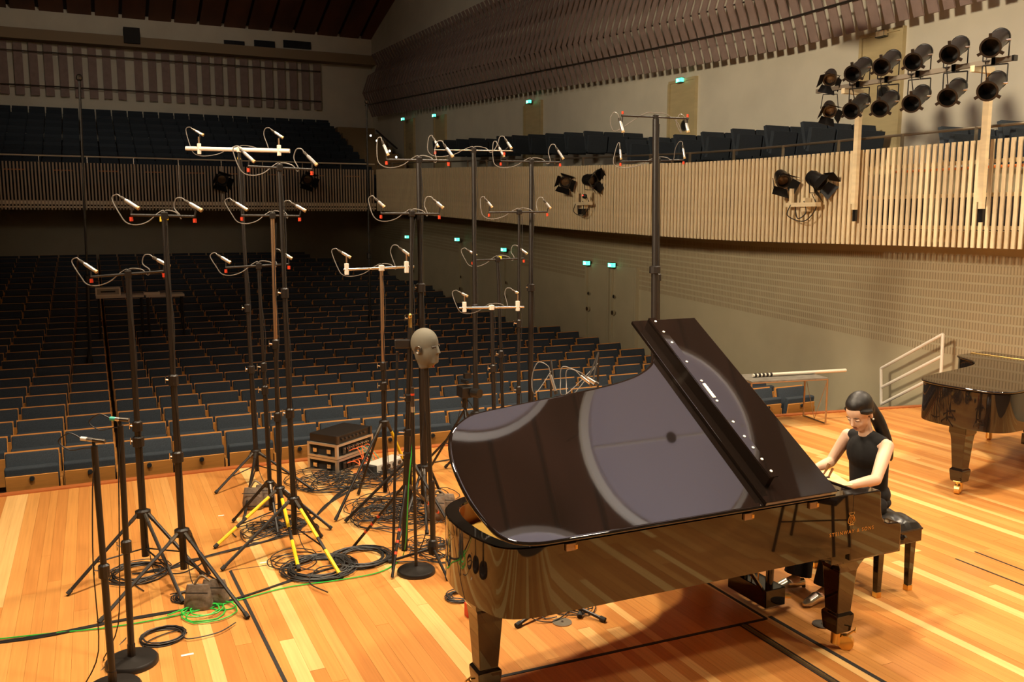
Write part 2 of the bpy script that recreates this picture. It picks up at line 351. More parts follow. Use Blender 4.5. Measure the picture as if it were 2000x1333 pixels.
# brown absorber strips on the upper back wall with two pipes, beam and windows above
zt_b, zb_b = 8.75, 6.95
for i in range(27):
    x = -3.9+i*0.475+(0.12 if i > 11 else 0)
    MB().box((x, 36.80, (zt_b+zb_b)/2), (0.28, 0.05, zt_b-zb_b)).build('absorber_strip', STRIP, bpy.data.objects['wall_back_upper'])
for z, a in ((7.28, -4.5), (8.45, -4.5)):
    MB().cyl((a, 36.72, z), (8.7, 36.72, z), 0.025, 6).build('pipe', DARKM, bpy.data.objects['wall_back_upper'])
MB().box((0.8, 36.65, 8.98), (20.5, 0.7, 0.36)).build('trim_12', mat('beam_brown', (0.30, 0.22, 0.13), 0.8), kind='structure')
for wi, (a, b_) in enumerate(((437, 478), (496, 537), (553, 607))):
    p = at_y(a, 78, 36.86); q = at_y(b_, 97, 36.86)
    w_ = MB().box(((p+q)/2), (q.x-p.x, 0.06, abs(q.z-p.z))).build('window_%d' % (wi+1), mat('booth_glass', (0.02, 0.022, 0.025), 0.1), kind='structure')
p = at_y(257, 71, 36.4)
t = thing('wall_speaker', 'black box loudspeaker high on the upper back wall', 'loudspeaker', p-V((0, 0, 0.3)))
MB().box(p, (0.55, 0.45, 0.55)).build('cabinet', RUBBER, t); MB().cyl(p+V((0, -0.2, -0.06)), p+V((0, -0.24, -0.06)), 0.17, 14).build('cone', RUBBER, t)
MB().box(p+V((0, 0.27, 0.2)), (0.1, 0.4, 0.1)).build('bracket', DARKM, t)
# stairs with step lights in the far corner of the balcony
st = MB().box((9.9, 36.4, 4.0), (0.2, 0.5, 0.3)).build('floor_stairs', CARPET, kind='structure')
for i in range(8): MB().box((9.75, 30.5+i*0.75, 3.9+i*0.30), (1.5, 0.75, 0.35)).build('step', mat('stair_wood', (0.30, 0.20, 0.09), 0.6), st)
STEPL = mat('step_light', (0.9, 0.9, 0.8), 0.4, emit=((1, 0.95, 0.8), 6.0))
for q in ((724, 265), (736, 275), (749, 284), (761, 295), (774, 307)):
    p = at_x(*q, 9.3); MB().ell(p, (0.035, 0.035, 0.035), n=8, m=5).build('step_light', STEPL, st)
MB().tube([at_x(735, 255, 9.0), at_x(775, 290, 9.0)], 0.03, 6).build('handrail', DARKM, st)
# ------------------------------------------------------------------ folded absorber strips of the upper right wall
zb = lambda y: 5.62+0.046*max(0, y-13)
STR = []
y = 5.0
while y < 36.0:
    b0 = zb(y); h = 0.92
    top = 9.0+0.0*y
    prof = [(0.36, b0), (0.55, b0+0.48), (0.74, b0+h), (0.50, b0+h+0.7), (0.22, top-0.55), (0.12, top-0.30), (0.34, top+0.10)]
    mb = MB(); x = uw(y); wd = 0.178
    mb.rings([[(x-o_, y-wd/2, z), (x-o_, y+wd/2, z), (x-o_-0.03, y+wd/2, z), (x-o_-0.03, y-wd/2, z)] for o_, z in prof])
    mb.build('absorber_strip', STRIP, wall_ru)
    mb = MB(); mb.cyl((x-0.70, y, b0+h), (x-0.70, y+0.1, b0+h), 0.04, 6); mb.build('hinge_bolt', DARKM, wall_ru)
    y += 0.272
MB().tube([(uw(y)-0.60, y, zb(y)+0.46) for y in frange(5, 36, 50)], 0.022, 6).build('pipe', DARKM, wall_ru)
MB().tube([(uw(y)-0.70, y, zb(y)+0.92) for y in frange(5, 36, 50)], 0.016, 6).build('pipe', DARKM, wall_ru)
# ------------------------------------------------------------------ doors and exit signs
SIGN = mat('sign_case', (0.06, 0.07, 0.06), 0.5)
GLOW = mat('sign_green', (0.1, 0.6, 0.35), 0.4, emit=((0.10, 0.95, 0.50), 2.4))
PALE = mat('sign_pale', (0.8, 0.65, 0.42), 0.5)
DARKG = mat('porthole', (0.02, 0.02, 0.02), 0.15)
nd = 1
def door(pl, pr, ptop, zfloor, xw, porthole=True, m=DOORM):
    global nd
    a = at_x(pl, ptop, xw(17)-0.02); xx = xw(a.y)
    a = at_x(pl, ptop, xx-0.02); b_ = at_x(pr, ptop, xx-0.02); y0, y1 = sorted((a.y, b_.y)); zt = (a.z+b_.z)/2
    d = MB().box((xw((y0+y1)/2)-0.02, (y0+y1)/2, (zfloor+zt)/2), (0.07, y1-y0, zt-zfloor)).build('door_%d' % nd, m, kind='structure')
    fr = MB(); fr.box((xw(y0)-0.03, y0-0.04, (zfloor+zt)/2), (0.1, 0.06, zt-zfloor)).box((xw(y1)-0.03, y1+0.04, (zfloor+zt)/2), (0.1, 0.06, zt-zfloor)).box((xw(y0)-0.03, (y0+y1)/2, zt+0.03), (0.1, y1-y0+0.14, 0.06))
    fr.build('door_frame', m, d)
    if porthole:
        c = V((xw(y0)-0.06, y0+(y1-y0)*0.35, zt-0.95)); MB().cyl(c, c-V((0.015, 0, 0)), 0.10, 14).build('porthole', DARKG, d)
        MB().lathe([(0.10, 0), (0.125, 0), (0.125, 0.02), (0.10, 0.02)], c, (-1, 0, 0), 14, True).build('porthole_ring', STEEL, d)
    nd += 1; return d
SIGNN = 0
def exit_sign(px, py, xw, label, lit=True):
    p = at_x(px, py, xw(17)-0.1); p = at_x(px, py, xw(p.y)-0.10)
    t = thing('exit_sign', label, 'exit sign', p-V((0, 0, 0.09)), 'exit signs over the hall doors')
    MB().box(p, (0.09, 0.19, 0.11)).build('case', SIGN, t)
    pl = MB().box(p-V((0.01, 0.097, 0)), (0.075, 0.006, 0.085)).build('panel', GLOW if lit else PALE, t)
    MB().box(p-V((0.047, 0, 0)), (0.006, 0.165, 0.085)).build('panel', GLOW if lit else PALE, t)
    if lit:   # white running figure, arrow and doorway bars
        f = MB(); q = p-V((0.051, 0, 0)); f.box(q+V((0, 0.03, 0)), (0.004, 0.035, 0.065)).box(q+V((0, -0.025, 0.0)), (0.004, 0.012, 0.04)).box(q+V((0, -0.03, -0.022)), (0.004, 0.03, 0.008))
        f.build('pictogram', mat('sign_white', (0.9, 1, 0.95), 0.5, emit=((0.8, 1.0, 0.9), 2.5)), t)
door(1690, 1762, 68, 3.2, uw); exit_sign(1722, 66, uw, 'unlit pale sign box above the rightmost upper door', False)
door(1312, 1357, 160, 3.4, uw); exit_sign(1328, 157, uw, 'green exit sign above upper door right of centre')
door(1024, 1051, 203, 3.6, uw); exit_sign(1033, 199, uw, 'green exit sign above narrow upper door mid-wall')
door(843, 860, 229, 3.9, uw); exit_sign(848, 226, uw, 'second green exit sign from the upper far corner')
door(783, 797, 236, 4.0, uw); exit_sign(787, 233, uw, 'green exit sign nearest the upper far corner')
for (l, r_, tp, q, lb) in ((1150, 1186, 522, (1146, 514), 'left one of the two bright exit signs under the balcony'), (1200, 1240, 527, (1195, 518), 'right one of the two bright exit signs under the balcony'),
        (986, 1008, 496, (984, 488), 'green exit sign under the balcony, third from the right'), (895, 912, 477, (893, 468), 'small green exit sign under the balcony, fourth from the right'), (798, 812, 470, (795, 463), 'small green exit sign under the balcony in the far corner')):
    d = door(l, r_, tp, -0.5, lw, False, OLIVE); exit_sign(*q, lw, lb)
    c = d.data.vertices; ymin = min(v.co.y for v in c); ymax = max(v.co.y for v in c)
    k = V((lw(ymax)-0.06, ymax-0.08, 0.55)); MB().cyl(k, k-V((0.05, 0, 0)), 0.05, 12).build('door_knob', CHROME, d)
    k = V((lw(ymax)-0.06, ymax-0.08, 0.9)); MB().cyl(k, k-V((0.02, 0, 0)), 0.04, 12).build('lock_plate', CHROME, d)
# ------------------------------------------------------------------ acoustic discs hanging over the stage
DISC = mat('disc_plaster', (0.66, 0.60, 0.60), 0.7)
RIMM = mat('disc_rim', (0.72, 0.66, 0.52), 0.6)
for (x, y, lb) in ((8.18, 5.45, 'over the concert grand'), (5.0, 7.38, 'over the stage front'), (5.3, 2.85, 'over the middle of the stage'), (8.4, 1.0, 'over the rear right of the stage'),
        (1.9, 5.0, 'over the microphone stands'), (2.0, 0.8, 'over the camera side of the stage'), (-1.2, 7.7, 'over the left stage edge')):
    t = thing('ceiling_reflector', 'large round pale acoustic reflector disc hung '+lb, 'acoustic panel', (x, y, 9.0), 'round acoustic reflectors over the stage')
    MB().lathe([(0.085, 0.04), (1.50, 0.04), (1.50, 0.10), (0.085, 0.10)], (x, y, 9.0), n=48, closed=True).build('disc', DISC, t, smooth=True)
    MB().lathe([(1.50, 0.0), (1.60, 0.05), (1.60, 0.13), (1.50, 0.13)], (x, y, 9.0), n=48, closed=True).build('rim', RIMM, t, smooth=True)
    MB().cyl((x, y, 9.03), (x, y, 9.11), 0.092, 20).build('centre_hole', RUBBER, t)
    MB().box((x, y, 9.036), (2.86, 0.035, 0.01)).build('seam', RIMM, t)
    for a in (0.5, 2.6, 4.7): MB().cyl((x+math.cos(a), y+math.sin(a), 9.1), (x+math.cos(a), y+math.sin(a), interp(CEILZ, y)), 0.01, 5).build('cable', SATIN, t)
# pale panel corner dipping in at the top edge of the view
p = at_w(1553, -8, 13.0)
t = thing('reflector_panel', 'cream rectangular reflector panel hanging at the top edge', 'acoustic panel', p)
axp = (V((0.93, -0.36, 0)), V((0.36, 0.93, 0.12)).normalized(), V((0, -0.12, 1)).normalized())
MB().box(p+V((0, 0, 0.03)), (0.66, 0.8, 0.05), axp).build('panel', mat('panel_cream', (0.75, 0.56, 0.28), 0.5), t)
MB().cyl(p, p+V((0, 0, 5)), 0.008, 5).build('cable', SATIN, t)
# ------------------------------------------------------------------ stage lamps on rods, with added wash, fill and uplight lamps
for i, (x, y, z, watt, cone, aim, lbl) in enumerate(STAGE_LAMPS):
    t = thing('stage_lamp', 'black stage lamp '+lbl, 'lamp', (x, y, z), 'lamps hung around the stage')
    dl = (V(aim)-V((x, y, z))).normalized(); up_ = -dl
    MB().lathe([(0.10, 0.5), (0.17, 0.42), (0.19, 0.05), (0.21, 0.0), (0.18, 0.0), (0.15, 0.3)], (x, y, z), up_, n=18).build('housing', SATIN, t, smooth=True)
    MB().cyl(V((x, y, z))+up_*0.4, (x, y, interp(CEILZ, y)), 0.02, 6).build('rod', SATIN, t)
    MB().cyl(V((x, y, z))+up_*0.06, V((x, y, z))+up_*0.08, 0.15, 18).build('lens', mat('lamp_lens', (1, 0.9, 0.7), 0.4, emit=((1, 0.82, 0.55), 25)), t)
    l = bpy.data.lights.new('lamp_light', 'SPOT'); l.energy = watt; l.color = (1.0, 0.82, 0.58) if i < 8 else (1.0, 0.86, 0.70) if i < 11 else (0.86, 0.86, 1.0); l.spot_size = math.radians(cone); l.spot_blend = 0.85; l.shadow_soft_size = 0.30 if i < 6 else 0.8
    lo = bpy.data.objects.new('lamp_light', l); COL.objects.link(lo); lo.parent = t; lo.location = dl*0.03
    lo.rotation_euler = (V(aim)-V((x, y, z))).to_track_quat('-Z', 'Y').to_euler()
# ------------------------------------------------------------------ auditorium seats
def seat_parts():
    P = {}
    a = math.radians(14); t = V((0, math.sin(a), math.cos(a))); n = V((0, -math.cos(a), math.sin(a))); X = V((1, 0, 0))
    c = V((0, 0.02, 0.62))
    P['backrest_cushion'] = (MB().box(c+n*0.030, (0.485, 0.06, 0.435), (X, n, t)), FABRIC, 0.016)
    P['backrest_shell'] = (MB().box(c-n*0.010, (0.500, 0.030, 0.466), (X, n, t)), SEATWOOD, 0)
    a2 = math.radians(9); t2 = V((0, -math.sin(a2), math.cos(a2))); n2 = V((0, -math.cos(a2), -math.sin(a2))); c2 = V((0, -0.125, 0.53))
    P['seat_cushion'] = (MB().box(c2+t2*0.03, (0.485, 0.075, 0.36), (X, n2, t2)), FABRIC, 0.02)
    P['seat_pan'] = (MB().box(c2+n2*0.046-t2*0.03, (0.47, 0.018, 0.32), (X, n2, t2)), SEATWOOD, 0)
    P['vent_knob'] = (MB().cyl(c2+n2*0.05+t2*0.10, c2+n2*0.075+t2*0.10, 0.024, 10), RUBBER, 0)
    P['side_panel'] = (MB().box((0.262, -0.02, 0.29), (0.022, 0.30, 0.58)), SEATWOOD, 0)
    return P
SP = seat_parts(); SPM = {}
for k, (m_, mt, bv) in SP.items():
    o = m_.build(k, mt, bevel=0)
    if bv:
        bm = bmesh.new(); bm.from_mesh(o.data); bmesh.ops.bevel(bm, geom=bm.edges[:], offset=bv, segments=2, affect='EDGES', profile=0.6); bm.to_mesh(o.data); bm.free()
        o.data.polygons.foreach_set('use_smooth', [True]*len(o.data.polygons))
    SPM[k] = o.data; bpy.data.objects.remove(o)
def rmax(y): return interp([(9, 9.45), (15, 9.45), (17, 9.2), (20, 9.0), (24, 8.8), (26.5, 8.0), (30, 6.6)], y)
seats = []; GAPX = 0.13
for r_ in range(26):
    for c_ in range(-14, 18):
        x = GAPX+0.02+0.265+0.53*c_ if c_ >= 0 else GAPX-0.02+0.265+0.53*c_
        y = arc_y(x, 0.85+0.815*r_)
        if x > rmax(y)-0.25 or x < -8.4: continue
        seats.append((x, y, floor_z(y), r_, c_, 0))
def vis(s_):
    q = proj((s_[0], s_[1], s_[2]+0.7)); return q[2] > 1 and -40 < q[0] < 2040
ORD = ['front', 'second', 'third', 'fourth', 'fifth', 'sixth', 'seventh', 'eighth', 'ninth', 'tenth', 'eleventh', 'twelfth', 'thirteenth', 'fourteenth', 'fifteenth', 'sixteenth', 'seventeenth', 'eighteenth']
def hid(s_):   # wholly behind the piano lid
    q = proj((s_[0], s_[1], s_[2]+0.85)); return 1000 < q[0] < 1530 and q[1] > 760 and q[1] > 770-(q[0]-1000)*0.1+max(0, (q[0]-1330)*1.4)
cand = [s_ for s_ in seats if vis(s_)]
shown = [s_ for s_ in cand if not hid(s_)]
shown.sort(key=lambda s_: depth(s_[:3])); near = shown[:300]; nearset = set(id(s_) for s_ in near)
for s_ in near:
    n = s_[4]
    side = '%s seat right of the gangway gap' % ORD[n] if n >= 0 else '%s seat left of the gangway gap' % ORD[-n-1]
    side = side.replace('front seat', 'first seat')
    t = thing('auditorium_seat', 'blue cushioned seat, %s row from the stage, %s' % (ORD[s_[3]].replace('front', 'first'), side), 'seat', s_[:3], 'auditorium seats of the stalls')
    for k, me in SPM.items():
        o = bpy.data.objects.new(k, me); COL.objects.link(o); o.parent = t
rest = [s_[:3]+(0,) for s_ in cand if id(s_) not in nearset]
for i in range(24):                                   # side balcony rows, facing the stage
    y = 6.4+i*0.85
    if y > 27: break
    if 8.9 < y < 10.4 or 16.0 < y < 16.9 or 22.2 < y < 23.0: continue
    for k in range(3):
        x = uw(y)-0.55-0.53*k; z = interp([(6, 2.90), (9.6, 2.92), (10.6, 3.22), (15.9, 3.36), (16.5, 3.62), (22, 3.92), (22.6, 3.95), (28, 4.2)], y); rest.append((x, y+0.3, z, 1))
for r_ in range(9):                                   # back balcony rows
    for c_ in range(27):
        x = -5.2+c_*0.53
        if x < 9.0-0.0*r_: rest.append((x, 29.3+r_*0.85, 3.2+r_*0.305, 1))
mb = MB(); mw = MB(); allv = []; allf = []; mi = []
for (x, y, z, q) in rest:
    for k, col in (('backrest_cushion', 0), ('backrest_shell', 1), ('seat_cushion', 0), ('seat_pan', 1), ('side_panel', 1)):
        if q and k in ('seat_pan', 'side_panel', 'backrest_shell'): continue
        src = SP[k][0]; n = len(allv); allv += [(p[0]+x, p[1]+y, p[2]+z) for p in src.v]; allf += [tuple(i+n for i in f) for f in src.f]; mi += [col]*len(src.f)
me = bpy.data.meshes.new('seat_rows'); me.from_pydata(allv, [], allf); me.materials.append(FABRIC); me.materials.append(SEATWOOD); me.polygons.foreach_set('material_index', mi)
bm = bmesh.new(); bm.from_mesh(me); bmesh.ops.recalc_face_normals(bm, faces=bm.faces); bm.to_mesh(me); bm.free()
o = bpy.data.objects.new('seat_rows', me); COL.objects.link(o); o['kind'] = 'stuff'; tag(o, 'dark far rows of auditorium seats in the rear stalls and balconies', 'seats')
# ================================================================== GRAND PIANOS
OUT = [(0.398, 0.0), (1.0, 0.0), (1.8, 0.0), (2.25, 0.0), (2.40, 0.004), (2.505, 0.030), (2.565, 0.08), (2.595, 0.15), (2.627, 0.28), (2.64, 0.42), (2.635, 0.57), (2.605, 0.70), (2.56, 0.78), (2.49, 0.842),
       (2.40, 0.884), (2.24, 0.910), (1.98, 0.946), (1.71, 0.982), (1.53, 1.01), (1.35, 1.05), (1.22, 1.10), (1.11, 1.17), (1.03, 1.27), (0.97, 1.38), (0.91, 1.48), (0.84, 1.545), (0.74, 1.57), (0.398, 1.57)]
def smooth_poly(P, k=3):
    Q = spline([V((a, b, 0)) for a, b in P], k); return [(q.x, q.y) for q in Q]
OUTS = smooth_poly(OUT)
def offset_poly(P, d):
    R = []; n = len(P)
    for i in range(n):
        a = V((*P[max(i-1, 0)], 0)); b_ = V((*P[min(i+1, n-1)], 0)); t = (b_-a).normalized(); R.append((P[i][0]-t.y*d, P[i][1]+t.x*d))
    return R
def piano(label, O, ph, lid_angle=None, logo=False, casters=None, screws=None):
    O = V(O); du = V((-math.cos(ph), math.sin(ph), 0)); dv = V((math.sin(ph), math.cos(ph), 0)); Z = V((0, 0, 1))
    L = lambda u, v, z: O+du*u+dv*v+Z*z
    t = thing('grand_piano', label, 'piano', O)
    zt = 1.0; zbm = 0.645
    inner = offset_poly(OUTS, 0.075)
    n = len(OUTS); mb = MB()
    mb.rings([[L(*OUTS[i], zbm), L(*OUTS[i], zt-0.006), L(*offset_poly(OUTS, 0.006)[i], zt), L(*inner[i], zt), L(*inner[i], zbm+0.04), L(*inner[i], zbm)] for i in range(n)])
    mb.build('rim', BLACK, t, smooth=True)
    mb = MB(); lin2 = offset_poly(OUTS, 0.079)
    mb.rings([[L(*inner[i], zt-0.012), L(*lin2[i], zt-0.012), L(*lin2[i], 0.80), L(*inner[i], 0.80)] for i in range(n)]); mb.build('inner_veneer', mat('veneer_red', (0.40, 0.12, 0.03), 0.2, coat=0.5), t, smooth=True)
    # soundboard, gold plate, bottom beams
    def slab(pts, z0, z1, nm, m, par=t): return MB().rings([[L(a, b_, z0) for a, b_ in pts], [L(a, b_, z1) for a, b_ in pts]]).build(nm, m, par)
    slab(lin2, zbm+0.02, zbm+0.05, 'soundboard', SEATWOOD)
    plate = offset_poly(OUTS, 0.11); pl = slab(plate, 0.855, 0.875, 'plate', GOLD)
    if lid_angle:
        mb = MB()
        for i in range(42):
            v = 0.18+i*0.030; u1 = 2.35-0.9*max(0, (v-0.7))*1.5; mb.cyl(L(0.62, v, 0.888), L(max(1.0, u1), v*0.6+0.12 if v < 0.9 else v*0.8, 0.888), 0.0015, 4)
        o = mb.build('strings', CHROME, pl, kind='stuff')
        mb = MB()
        for i in range(30): mb.cyl(L(0.50+0.05*(i % 3), 0.2+i*0.04, 0.875), L(0.50+0.05*(i % 3), 0.2+i*0.04, 0.91), 0.005, 5)
        mb.build('tuning_pins', CHROME, pl, kind='stuff')
        MB().box(L(0.95, 0.62, 0.90), (0.9, 0.05, 0.05), (du, dv, Z)).build('damper_rail', BLACK, pl)
    # pin block / front crosspiece, fallboard, keybed, keys, arms
    MB().box(L(0.35, 0.785, 0.90), (0.06, 1.40, 0.16), (du, dv, Z)).build('front_rail', BLACK, t, bevel=0.004)
    MB().box(L(0.27, 0.785, 0.87), (0.024, 1.40, 0.20), (du*0.98+Z*0.2, dv, Z*0.98-du*0.2)).build('fallboard', BLACK, t, bevel=0.004)
    MB().box(L(0.25, 0.785, 0.625), (0.54, 1.53, 0.08), (du, dv, Z)).build('keybed', BLACK, t, bevel=0.005)
    MB().box(L(0.015, 0.785, 0.69), (0.03, 1.40, 0.07), (du, dv, Z)).build('key_slip', BLACK, t, bevel=0.004)
    mb = MB()
    for k in range(52): mb.box(L(0.11, 0.175+k*0.0235, 0.715), (0.15, 0.0225, 0.03), (du, dv, Z))
    mb.build('white_keys', mat('ivory', (0.8, 0.74, 0.6), 0.25), t, kind='stuff')
    mb = MB()
    for k in range(51):
        if (k+5) % 7 in (2, 6): continue
        mb.box(L(0.14, 0.187+k*0.0235, 0.737), (0.095, 0.011, 0.02), (du, dv, Z))
    mb.build('black_keys', BLACK, t, kind='stuff')
    prof = [(0.40, 0.60), (0.40, 0.995), (0.20, 0.995), (0.185, 0.985), (0.18, 0.93), (0.176, 0.88), (0.165, 0.83), (0.145, 0.80), (0.115, 0.785), (0.07, 0.782), (0.03, 0.778), (0.012, 0.765), (0.006, 0.74), (0.006, 0.62), (0.02, 0.60)]
    for v0, v1 in ((0.0, 0.085), (1.485, 1.57)):
        MB().rings([[L(a, v0, z) for a, z in prof], [L(a, v1, z) for a, z in prof]]).build('arm', BLACK, t, bevel=0.006)
    MB().box(L(0.34, 0.785, 0.62), (0.14, 1.5, 0.09), (du, dv, Z)).build('bottom_beam', BLACK, t)
    MB().box(L(1.3, 0.5, 0.64), (1.9, 0.12, 0.05), (du, dv, Z)).build('bottom_beam', BLACK, t)
    # legs
    for k, (u, v) in enumerate(((0.33, 0.14), (0.33, 1.43), (2.50, 0.40))):
        lg = thing if False else None
        mb = MB(); ctr = L(u, v, 0)
        sec = [(0.66, 0.185, 0.085), (0.598, 0.185, 0.085), (0.594, 0.15, 0.085), (0.582, 0.125, 0.085), (0.562, 0.10, 0.084), (0.535, 0.080, 0.078), (0.50, 0.068, 0.068), (0.24, 0.052, 0.052), (0.225, 0.066, 0.066), (0.205, 0.066, 0.066), (0.115, 0.056, 0.056), (0.11, 0.048, 0.048)]
        if k == 2: sec = [(0.66, 0.085, 0.085), (0.58, 0.085, 0.085), (0.56, 0.075, 0.075)]+sec[6:]
        mb.rings([[ctr+Z*z+du*(sx*a)+dv*(sy*b_) for sx, sy in ((-1, -1), (1, -1), (1, 1), (-1, 1))] for z, a, b_ in sec])
        leg = mb.build('leg', BLACK, t, bevel=0.004)
        ang = (casters or (0.5, 0.9, 2.0))[k]; cd = V((math.cos(ang), math.sin(ang), 0)); ax = V((-cd.y, cd.x, 0))
        wc = ctr+cd*0.055+Z*0.045
        MB().lathe([(0.034, 0.0), (0.030, 0.09)], ctr+Z*0.03, n=14).build('caster_socket', BRASS, leg, smooth=True)
        MB().lathe([(0.012, -0.024), (0.045, -0.022), (0.045, 0.022), (0.030, 0.024), (0.018, 0.034), (0.008, 0.036)], wc, ax, 20).build('caster_wheel', BRASS, leg, smooth=True)
        MB().cyl(wc+Z*0.04, wc+cd*0.05+Z*0.085, 0.006, 8).cyl(wc+cd*0.05+Z*0.085-ax*0.03, wc+cd*0.05+Z*0.085+ax*0.03, 0.005, 8).build('brake_lever', BRASS, leg)
    # pedal lyre
    ly = V(L(0.62, 0.785, 0))
    B = lambda u, v, z: L(u, v, z)
    box_ = MB().box(B(0.40, 0.785, 0.14), (0.16, 0.38, 0.12), (du, dv, Z)).build('pedal_box', BLACK, t, bevel=0.005)
    for v in (0.66, 0.91): MB().cyl(B(0.40, v, 0.19), B(0.39, v, 0.62), 0.026, 10).build('lyre_post', BLACK, t, smooth=True)
    for v in (0.72, 0.785, 0.85):
        MB().cyl(B(0.44, v, 0.10), B(0.44, v, 0.62), 0.005, 6).build('pedal_rod', BRASS, t)
        MB().tube([B(0.33, v, 0.09), B(0.24, v, 0.075), B(0.17, v, 0.06)], [0.012, 0.014, 0.016], 8).build('pedal', BRASS, t, smooth=True)
    for v in (0.64, 0.93): MB().cyl(B(0.46, v, 0.17), B(0.78, v, 0.62), 0.014, 8).build('lyre_brace', BLACK, t)
    # lid
    UF, LF = 0.555, 0.50
    lo_ = [(a, b_) for a, b_ in offset_poly(OUTS, -0.018) if a > UF]
    lo_ = [(UF, -0.018)]+lo_+[(UF, 1.588)]
    if lid_angle:
        A = dv*math.cos(lid_angle)+Z*math.sin(lid_angle); N = -dv*math.sin(lid_angle)+Z*math.cos(lid_angle); hz = 1.012
    else: A = dv; N = Z; hz = 1.004
    K = lambda u, v, o: O+du*u+A*v+N*o+Z*hz
    mb = MB(); lp = [(0.018, 0.0), (0.012, 0.0), (0.004, 0.003), (0.0, 0.008), (0.0, 0.014), (0.004, 0.019), (0.012, 0.022), (0.018, 0.022)]
    mb.rings([[K(a, b_, h) for a, b_ in offset_poly(lo_, o_)] for o_, h in lp])
    lid = mb.build('lid', BLACK, t, smooth=True)
    fa = (A, du, N)
    if lid_angle:
        # front flap folded back on to the lid, with its lip standing up
        fl = MB().box(K(UF+LF/2, 0.785, 0.036), (1.60, LF, 0.024), fa).build('lid_flap', BLACK, t, bevel=0.003)
        MB().box(K(UF+LF-0.075, 0.80, 0.085), (1.42, 0.034, 0.075), fa).build('flap_lip', BLACK, fl, bevel=0.003)
        MB().box(K(UF+LF-0.088, 0.80, 0.124), (1.42, 0.055, 0.006), fa).build('lip_plate', BLACK, fl)
        for v in (0.13, 0.22, 0.31, 0.40, 0.52, 0.70, 0.88, 1.06, 1.25, 1.36, 1.47):
            MB().cyl(K(UF+LF-0.092, v, 0.124), K(UF+LF-0.092, v, 0.130), 0.0085, 10).build('screw', NAIL, fl)
        MB().box(K(UF+LF-0.092, 0.79, 0.128), (0.13, 0.022, 0.008), fa).build('lock_plate', NAIL, fl, bevel=0.004)
        # lid prop on the treble side
        pr = K(1.0, 1.25, 0); MB().cyl(L(0.98, 1.50, 1.0), pr, 0.016, 10).build('lid_prop', BLACK, t)
        for u in (0.70, 1.15, 2.22):
            MB().box(L(u, -0.006, 0.975), (0.055, 0.012, 0.035), (du, dv, Z)).build('lid_hinge', mat('hinge_brown', (0.35, 0.22, 0.12), 0.25, 0.4), t)
            MB().cyl(L(u-0.026, -0.014, 0.985), L(u-0.026, -0.014, 0.965), 0.006, 8).build('hinge_pin', BRASS, t)
    else:
        MB().box(K(0.555/2+0.14, 0.785, 0.011), (1.60, 0.555-0.30, 0.022), fa).build('lid_flap', BLACK, t, bevel=0.003)
        mb = MB()
        for i in range(60): mb.cyl(K(UF, 0.02+i*0.026, 0.024), K(UF, 0.02+i*0.026+0.024, 0.024), 0.006, 6)
        mb.build('piano_hinge', BRASS, lid)
    if logo:
        ft = bpy.data.curves.new('lettering', 'FONT'); ft.body = 'STEINWAY & SONS'; ft.size = 0.048; ft.space_character = 1.35; ft.extrude = 0.0004; ft.align_x = 'LEFT'
        # thin strokes with small serifs come from the outline font, set in gold
        tmp = bpy.data.objects.new('tmp', ft); COL.objects.link(tmp); dg = bpy.context.evaluated_depsgraph_get(); me = bpy.data.meshes.new_from_object(tmp.evaluated_get(dg)); bpy.data.objects.remove(tmp)
        wdt = max(v.co.x for v in me.vertices); sc = 0.335/wdt
        for v in me.vertices: p = L(0.565-v.co.x*sc, -0.0012, 0.768+v.co.y*sc); v.co = p-O-dv*v.co.z
        me.materials.clear(); me.materials.append(mat('gold_leaf', (0.75, 0.40, 0.10), 0.35, 0.7)); o = bpy.data.objects.new('lettering', me); COL.objects.link(o); o.parent = t; ORG[o.name] = O
        c0 = (0.405, 0.852); mb = MB()
        Q = lambda a, b_: L(c0[0]-a, -0.002, c0[1]+b_)
        for s_ in (-1, 1):
            mb.tube(spline([Q(s_*0.006, -0.028), Q(s_*0.024, -0.018), Q(s_*0.021, 0.006), Q(s_*0.012, 0.022), Q(s_*0.020, 0.034)], 4), 0.0022, 5)
            mb.tube(spline([Q(s_*0.006, -0.020), Q(s_*0.013, -0.008), Q(s_*0.008, 0.012)], 4), 0.0015, 5)
        mb.tube([Q(-0.014, 0.022), Q(0.014, 0.022)], 0.002, 5).tube([Q(-0.016, -0.033), Q(0.016, -0.033)], 0.0035, 5).tube([Q(-0.022, 0.038), Q(0.022, 0.038)], 0.0016, 5)
        for a in (-0.005, 0, 0.005): mb.tube([Q(a, -0.024), Q(a, 0.020)], 0.0008, 4)
        mb.build('lyre_emblem', MATS['gold_leaf'], t)
    return t, L, K
P1, L1, K1 = piano('open black concert grand with raised lid, pianist at its keyboard', (4.229, 3.605, 0), 0.0085, 0.5497, True, (-0.9, 0.6, 2.2))
P2, L2, K2 = piano('closed black grand piano standing at the right edge', (9.77, 5.41, 0), -0.098, None, False, (2.5, 0.6, 3.6))
